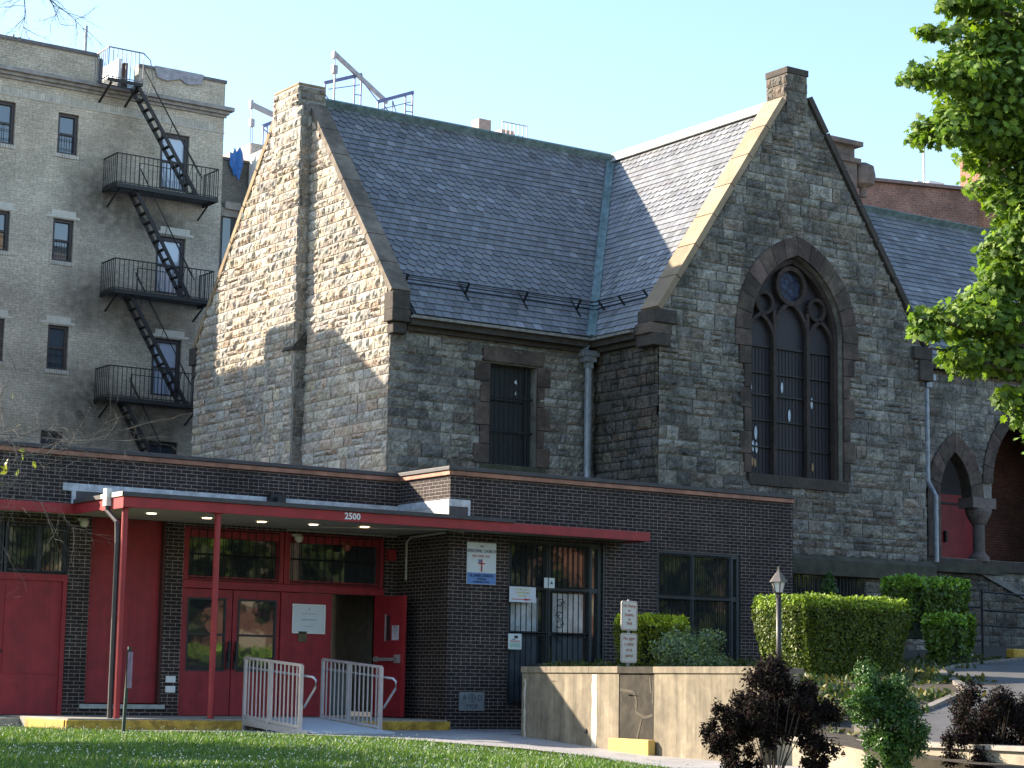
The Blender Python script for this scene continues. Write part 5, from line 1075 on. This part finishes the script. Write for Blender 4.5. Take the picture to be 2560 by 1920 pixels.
mb = MB(); hedge_leaves(mb, 9.8, 12.0, -2.3, -1.3, 1.75, 2.93, 850, .10, G1, taper=.35, rndc=.5, depthv=.22); mb.build('foliage', lf_g, t, recalc=False); MB().box(10.2, 11.7, -2.1, -1.5, 1.7, 2.62).build('inner_twigs', MATS['dark_twigs'], t)
t = plant('laurel', 'lower glossy shrub beside the white boards, right of the large hedge', (10.0, -3.0, 1.0), 'shrub')
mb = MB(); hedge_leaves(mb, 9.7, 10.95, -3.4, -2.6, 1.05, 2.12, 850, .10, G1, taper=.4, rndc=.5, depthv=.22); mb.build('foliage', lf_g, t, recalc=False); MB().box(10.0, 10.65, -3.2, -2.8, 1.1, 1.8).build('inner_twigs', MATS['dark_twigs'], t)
# foreground shrubs
DP = [(1, 1, 1), (1.4, .9, .9), (.6, .6, .7), (1.0, 1.4, .7), (.5, .8, .5)]
def shrub(name, label, parts, size, mat, pal, base, hst, sp):
    parts = [(x, y, z + .08, rx * 1.14, rz * 1.2, n * 6) for (x, y, z, rx, rz, n) in parts]
    t = plant(name, label, base, 'shrub', None); mb = MB()
    for (x, y, z, rx, rz, n) in parts:
        for k in range(12):
            v = rv(); g_ = ru(.45, .95); q_ = ru(.25, .45); cc = (x + v.x * rx * g_, y + v.y * rx * g_, z + v.z * rz * g_); blob_leaves(mb, cc, (rx * q_, rx * q_, rz * q_ * 1.2), n // 12, size, OVAL, pal, .2)
    mb.build('foliage', mat, t, recalc=False); mb = MB(); stems(mb, base, 16, hst, sp, .010); mb.build('stem', bark, t, kind='stuff')
shrub('barberry_bush', 'dark red leggy shrub before the end of the planter wall, left of the green one', [(-5.5, -15.1, .24, .36, .30, 1100), (-5.15, -15, .46, .40, .30, 1400), (-4.75, -14.9, .36, .36, .30, 1100), (-4.45, -15, .10, .30, .30, 700), (-5.85, -15, .05, .22, .3, 500), (-5.6, -15, -.32, .22, .18, 400), (-4.35, -15, -.25, .25, .2, 350), (-5.2, -14.8, .05, .34, .26, 500), (-4.85, -15.2, .0, .2, .2, 250)], .042, lf_d, DP, (-5.1, -15, -.6), 1.1, .55)
shrub('boxwood_shrub', 'bright green upright shrub between the two dark red ones', [(-3.35, -15, .48, .36, .36, 1500), (-3.2, -15, .12, .36, .34, 1300), (-3.3, -15, -.22, .28, .3, 900), (-3.75, -15, .40, .22, .18, 350)], .045, lf_s, G1, (-3.3, -15, -.6), 1.1, .3)
shrub('barberry_bush', 'dark red shrub at the lower right corner of the picture', [(-1.55, -15, .22, .42, .38, 1500), (-1.2, -15, .0, .45, .42, 1500), (-2.0, -15, -.1, .34, .35, 900), (-.9, -15, .1, .4, .4, 900), (-1.6, -15, -.35, .5, .25, 900)], .042, lf_d, DP, (-1.5, -15, -.6), 1.0, .5)
bush('fern_clump', 'clump of sunlit greenery on the bank above the church stair wall', 'plant', (20.6, 3.0, 3.2), (1.3, .6, .5), 900, .14, lf_g)
# oak at the right: trunk outside the frame, boughs reaching in
oak = plant('oak_tree', 'big leafy tree with lobed leaves filling the right edge of the picture', (5.6, -12.6, -.1), 'tree')
MB().tube([(5.6, -12.6, -.4), (5.5, -12.5, 3), (5.3, -12.4, 6), (5.2, -12.2, 9.5), (5.0, -12, 13)], [.38, .30, .26, .2, .1], 12).build('trunk', bark, oak, smooth=True)
mb = MB()
CL = [(2.75, -12, 8.3, .5, .4), (2.9, -12, 7.4, .5, .5), (2.1, -12, 10.2, .7, .5), (1.3, -12, 9.3, .5, .3), (2.0, -12, 6.1, .6, .4), (2.6, -12, 7.9, .45, .45), (2.4, -12, 7.3, .5, .4), (2.3, -12, 6.8, .5, .4), (1.6, -12, 11.0, .7, .4), (1.0, -12, 10.9, .45, .25), (2.3, -12, 11.5, .8, .5), (1.9, -12, 9.3, .7, .45), (2.0, -12, 9.6, 1.0, .8), (1.1, -12, 9.75, .7, .55), (.55, -12, 9.65, .35, .28), (.9, -12, 9.0, .5, .45), (1.95, -12, 8.85, .7, .42), (2.5, -12, 8.6, .8, .7), (2.55, -12, 7.9, .6, .5), (2.7, -12, 10.8, .8, .7), (1.7, -12, 10.5, .55, .35), (1.0, -12, 10.5, .4, .2),
      (2.4, -12, 7.2, .6, .5), (2.6, -12, 6.5, .6, .6), (2.0, -12, 6.4, .6, .35), (1.35, -12, 6.05, .6, .35), (.65, -12, 6.0, .42, .30), (.95, -12, 5.55, .5, .28), (1.7, -12, 5.6, .6, .35), (2.4, -12, 5.7, .6, .5), (2.75, -12, 4.9, .5, .4), (2.3, -12, 5.0, .3, .22), (2.85, -12, 4.3, .4, .35), (2.3, -12, 9.4, .9, .8), (3.3, -12.5, 8, 1, 1.8), (3.4, -12.5, 5.6, .8, 1.2), (3.6, -12.5, 10.5, 1, 1.2), (4.5, -12.3, 9, 1.5, 2.5), (5.8, -12, 8.5, 2, 3), (5, -13, 12, 2, 1.6), (4.6, -12, 5.9, 1.2, 1)]
for (x, y, z, rx, rz) in CL:
    vol = rx * rx * rz; n = int(760 * rx * rz / .25) * 7 // 10 if x < 3.2 else int(1100 * rx * rz)
    for k in range(4):
        v = rv(); blob_leaves(mb, (x + v.x * rx * .45, y + v.y * rx * .6, z + v.z * rz * .45), (rx * .6, rx * .75, rz * .55), n // 4, .14, LOBE, G1, .25, up=.5, flat=.4)
mb.build('crown', lf_m, oak, recalc=False)
mb = MB()
for (x, y, z, rx, rz) in CL:
    if x < 3.3: mb.tube([(5.3, -12.3, z + ru(-1.2, -.2)), ((x + 5.3) / 2, -12.1, z + ru(-.5, .3)), (x + .2, -12, z), (x - rx * .7, -12, z + ru(-.1, .2))], [.07, .05, .03, .008], 6)
mb.build('limb', bark, oak, kind='stuff')
mb = MB(); cnt = 0
while cnt < 9000:
    x = ru(-1.9, 13); y = ru(-15, -1)
    if x < -1.35 + .1207 * (y + 4.47) + .3 or (x + .5) * 3.6 - (y + 3.6) * 2.72 < .3: continue
    k_ = min(range(len(pts)), key=lambda i: abs(pts[i][1] - y)); e_ = pts[k_][0]
    if x > e_ - .25 and y < -1.9: continue
    cnt += 1; z = prof(depth(x, y)); q = random.choice([(1, 1, 1), (.6, .9, .5), (1.6, 1.3, .7), (.5, .8, .4)]); leaf(mb, Vector((x, y, z + .01)), rv() + Vector((0, 0, .6)), rv(), ru(.05, .17), OVAL, q)
tag(mb.build('ground_cover', leafmat('bank_leaf', (.075, .085, .035), .2), recalc=False), 'low weeds and leaf litter covering the dark bank by the driveway', 'weeds', kind='stuff')
# nearly bare twigs at the left edge
twigm = M('grey_twig', (.12, .11, .10), .9, var=.3)
def twigs(mb, p, d, L, r, lvl, lv):
    pts = [Vector(p)]; d = Vector(d).normalized(); n = 5
    for k in range(n): d = (d + rv() * .22 + Vector((0, 0, -.01))).normalized(); pts.append(pts[-1] + d * L / n)
    mb.tube(pts, [r * (1 - .75 * k / n) for k in range(n + 1)], 5, cap=False)
    if lvl:
        for k in range(1, n + 1):
            for _ in range(2 if (lvl == 2 and rnd() < .7) else 1): twigs(mb, pts[k], d + rv() * .95, L * ru(.35, .62), r * .5, lvl - 1, lv)
    elif rnd() < .08: lv.append(pts[-1])
tt = plant('bare_tree', 'thin nearly bare tree at the left edge with twigs crossing the hall roof', (-13.6, -9.5, -.4), 'tree')
MB().tube([(-13.9, -9.5, -.5), (-13.8, -9.4, 2.2), (-14.1, -9.3, 4.5), (-15.2, -8.7, 7.4), (-15.9, -8.1, 8.95)], [.13, .10, .085, .07, .055], 8).build('trunk', twigm, tt)
mb = MB(); lv = []
for p, d, L in (((-13.8, -9.4, 2.9), (1, 0, .30), 2.0), ((-13.8, -9.4, 2.9), (1, .1, .16), 2.2), ((-13.85, -9.4, 3.3), (1, -.05, .2), 1.9), ((-13.8, -9.4, 3.0), (1, -.1, .05), 1.7)): twigs(mb, p, d, L, .013, 3, lv)
mb.build('branch', twigm, tt, recalc=False)
mb = MB()
for p in lv[:14]: leaf(mb, p, rv(), rv(), .10, OVAL, (1, 1, .8))
for _ in range(30): leaf(mb, Vector((-12.35 + ru(-.3, .25), -8.9, 3.05 + ru(-.15, .12))), rv(), rv(), .11, OVAL, (1.3, 1.2, .8))
mb.build('leaves', leafmat('pale_leaf', (.20, .22, .08), .4), tt, recalc=False, kind='stuff')
mb = MB(); lv = []
for p, d, L in (((-13.2, -8, 9.7), (1, 0, -.12), 1.5), ((-13.0, -8, 9.75), (1, 0, -.3), 1.1), ((-12.9, -8, 9.9), (1, 0, -.05), 1.3)): twigs(mb, p, d, L, .018, 3, lv)
mb.tube([(-16, -8, 9.0), (-14.5, -8, 9.5), (-13.2, -8, 9.7)], [.06, .04, .015], 6); mb.build('branch', twigm, tt, recalc=False)
# trees out of frame on the left (dappling the lawn) and across the street (mirrored in the glass)
def tree(label, x, y, z0, h, r, n, size, cat='tree', group='street trees outside the frame'):
    t = plant('street_tree', label, (x, y, z0), cat, group); MB().tube([(x, y, z0), (x + .2, y, z0 + h * .4), (x, y + .2, z0 + h * .75)], [r * .09, r * .065, .05], 8).build('trunk', bark, t)
    mb = MB()
    for k in range(16):
        v = rv(); blob_leaves(mb, (x + v.x * r * .62, y + v.y * r * .62, z0 + h * .66 + v.z * h * .24), (r * .42, r * .42, h * .13), n // 16, size, OVAL, G1, .3)
    mb.build('crown', leafmat('street_leaf', (.045, .07, .02), .3), t, recalc=False)
tree('leafy tree beyond the left edge, nearest the hall', -18.6, 2.0, -.4, 9, 3.4, 1900, .42)
tree('leafy tree beyond the left edge, nearest the street', -20.5, -4, -.5, 10, 3.6, 1900, .42)
tree('leafy tree beyond the left edge, in the middle', -22.5, 6.0, -.5, 12, 3.8, 1900, .42)
for k, (x, y) in enumerate(((14, -38), (21, -36), (29, -39), (37, -36), (6, -40), (46, -38), (55, -37))): tree('street tree across the road, number %s' % ('one', 'two', 'three', 'four', 'five', 'six', 'seven')[k], x, y, -1.3, 9.5 + k % 3, 4.6, 2600, .8)
t = plant('street_hedge', 'long clipped hedge across the road, behind the viewer', (30, -33, -1.3), 'hedge')
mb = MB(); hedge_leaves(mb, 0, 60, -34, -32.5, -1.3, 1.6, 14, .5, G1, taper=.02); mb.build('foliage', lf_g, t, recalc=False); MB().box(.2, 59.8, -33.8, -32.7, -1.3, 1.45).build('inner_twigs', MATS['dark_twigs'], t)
ob = thing('opposite_house', 'orange brick house across the road, behind the viewer', 'building', (35, -62, -1.3))
MB().box(-5, 80, -70, -60, -1.3, 15).build('wall', brick('orange_brick', 'x', (.20, .085, .05), (.24, .11, .065), (.25, .21, .18)), ob)
mb = MB()
for i in range(16):
    for j in range(4): x = -2 + i * 5; z = 1 + j * 3.5; mb.box(x, x + 1.6, -60.0, -59.93, z, z + 2)
mb.build('window', M('cream_blind', (.40, .36, .26), .6), ob)
# grass blades and clover on the lawn
def inlawn(x, y): return x < lawn_edge(y) - .03 and not (y > -.95 and x > -7.98) and not (y > 1.8)
mb = MB(); GP = [(1, 1, 1), (1.3, 1.15, .9), (.75, .85, .8), (1.5, 1.3, .8), (.9, 1.1, .6)]
cnt = 0
while cnt < 95000:
    x = ru(-15.5, -2.6); y = ru(-19, 1.9)
    if not inlawn(x, y): continue
    dd_ = depth(x, y)
    if dd_ < 13: continue
    cnt += 1; z = lawn_z(x, y) - .04; a = ru(0, 3.14); w = ru(.008, .016); h = ru(.025, .075) * (1 + .4 * math.sin(x * 1.7) * math.sin(y * 1.3)); q = GP[int(rnd() * 5)]; j = ru(.7, 1.3)
    lx_, ly_ = ru(-.05, .05), ru(-.05, .05)
    mb.F([mb.P((x - w * math.cos(a), y - w * math.sin(a), z)), mb.P((x + w * math.cos(a), y + w * math.sin(a), z)), mb.P((x + lx_, y + ly_, z + h))], 0, (q[0] * j, q[1] * j, q[2] * j))
tag(mb.build('grass', leafmat('grass_blade', (.095, .165, .045), .3, .5), recalc=False), 'short green lawn grass in front of the brick hall', 'grass', kind='stuff')
mb = MB(); cnt = 0
while cnt < 2600:
    x = ru(-15.5, -2.6); y = ru(-19, 1.5)
    if not inlawn(x, y) or (math.sin(x * .9 + 1) * math.sin(y * .6) < -.25 and rnd() < .8): continue
    cnt += 1; z = lawn_z(x, y) + ru(.02, .08); r = ru(.006, .012); c = Vector((x, y, z)); v = [c + Vector(k) * r for k in ((1, 0, 0), (0, 1, 0), (-1, 0, 0), (0, -1, 0), (0, 0, 1), (0, 0, -1))]
    i = [mb.P(p) for p in v]
    for (p, q) in ((0, 1), (1, 2), (2, 3), (3, 0)): mb.F((i[p], i[q], i[4])); mb.F((i[q], i[p], i[5]))
tag(mb.build('clover_flowers', M('clover_white', (.55, .58, .50), .8, var=.1), recalc=False), 'tiny white clover flowers scattered over the lawn', 'flowers', kind='stuff')
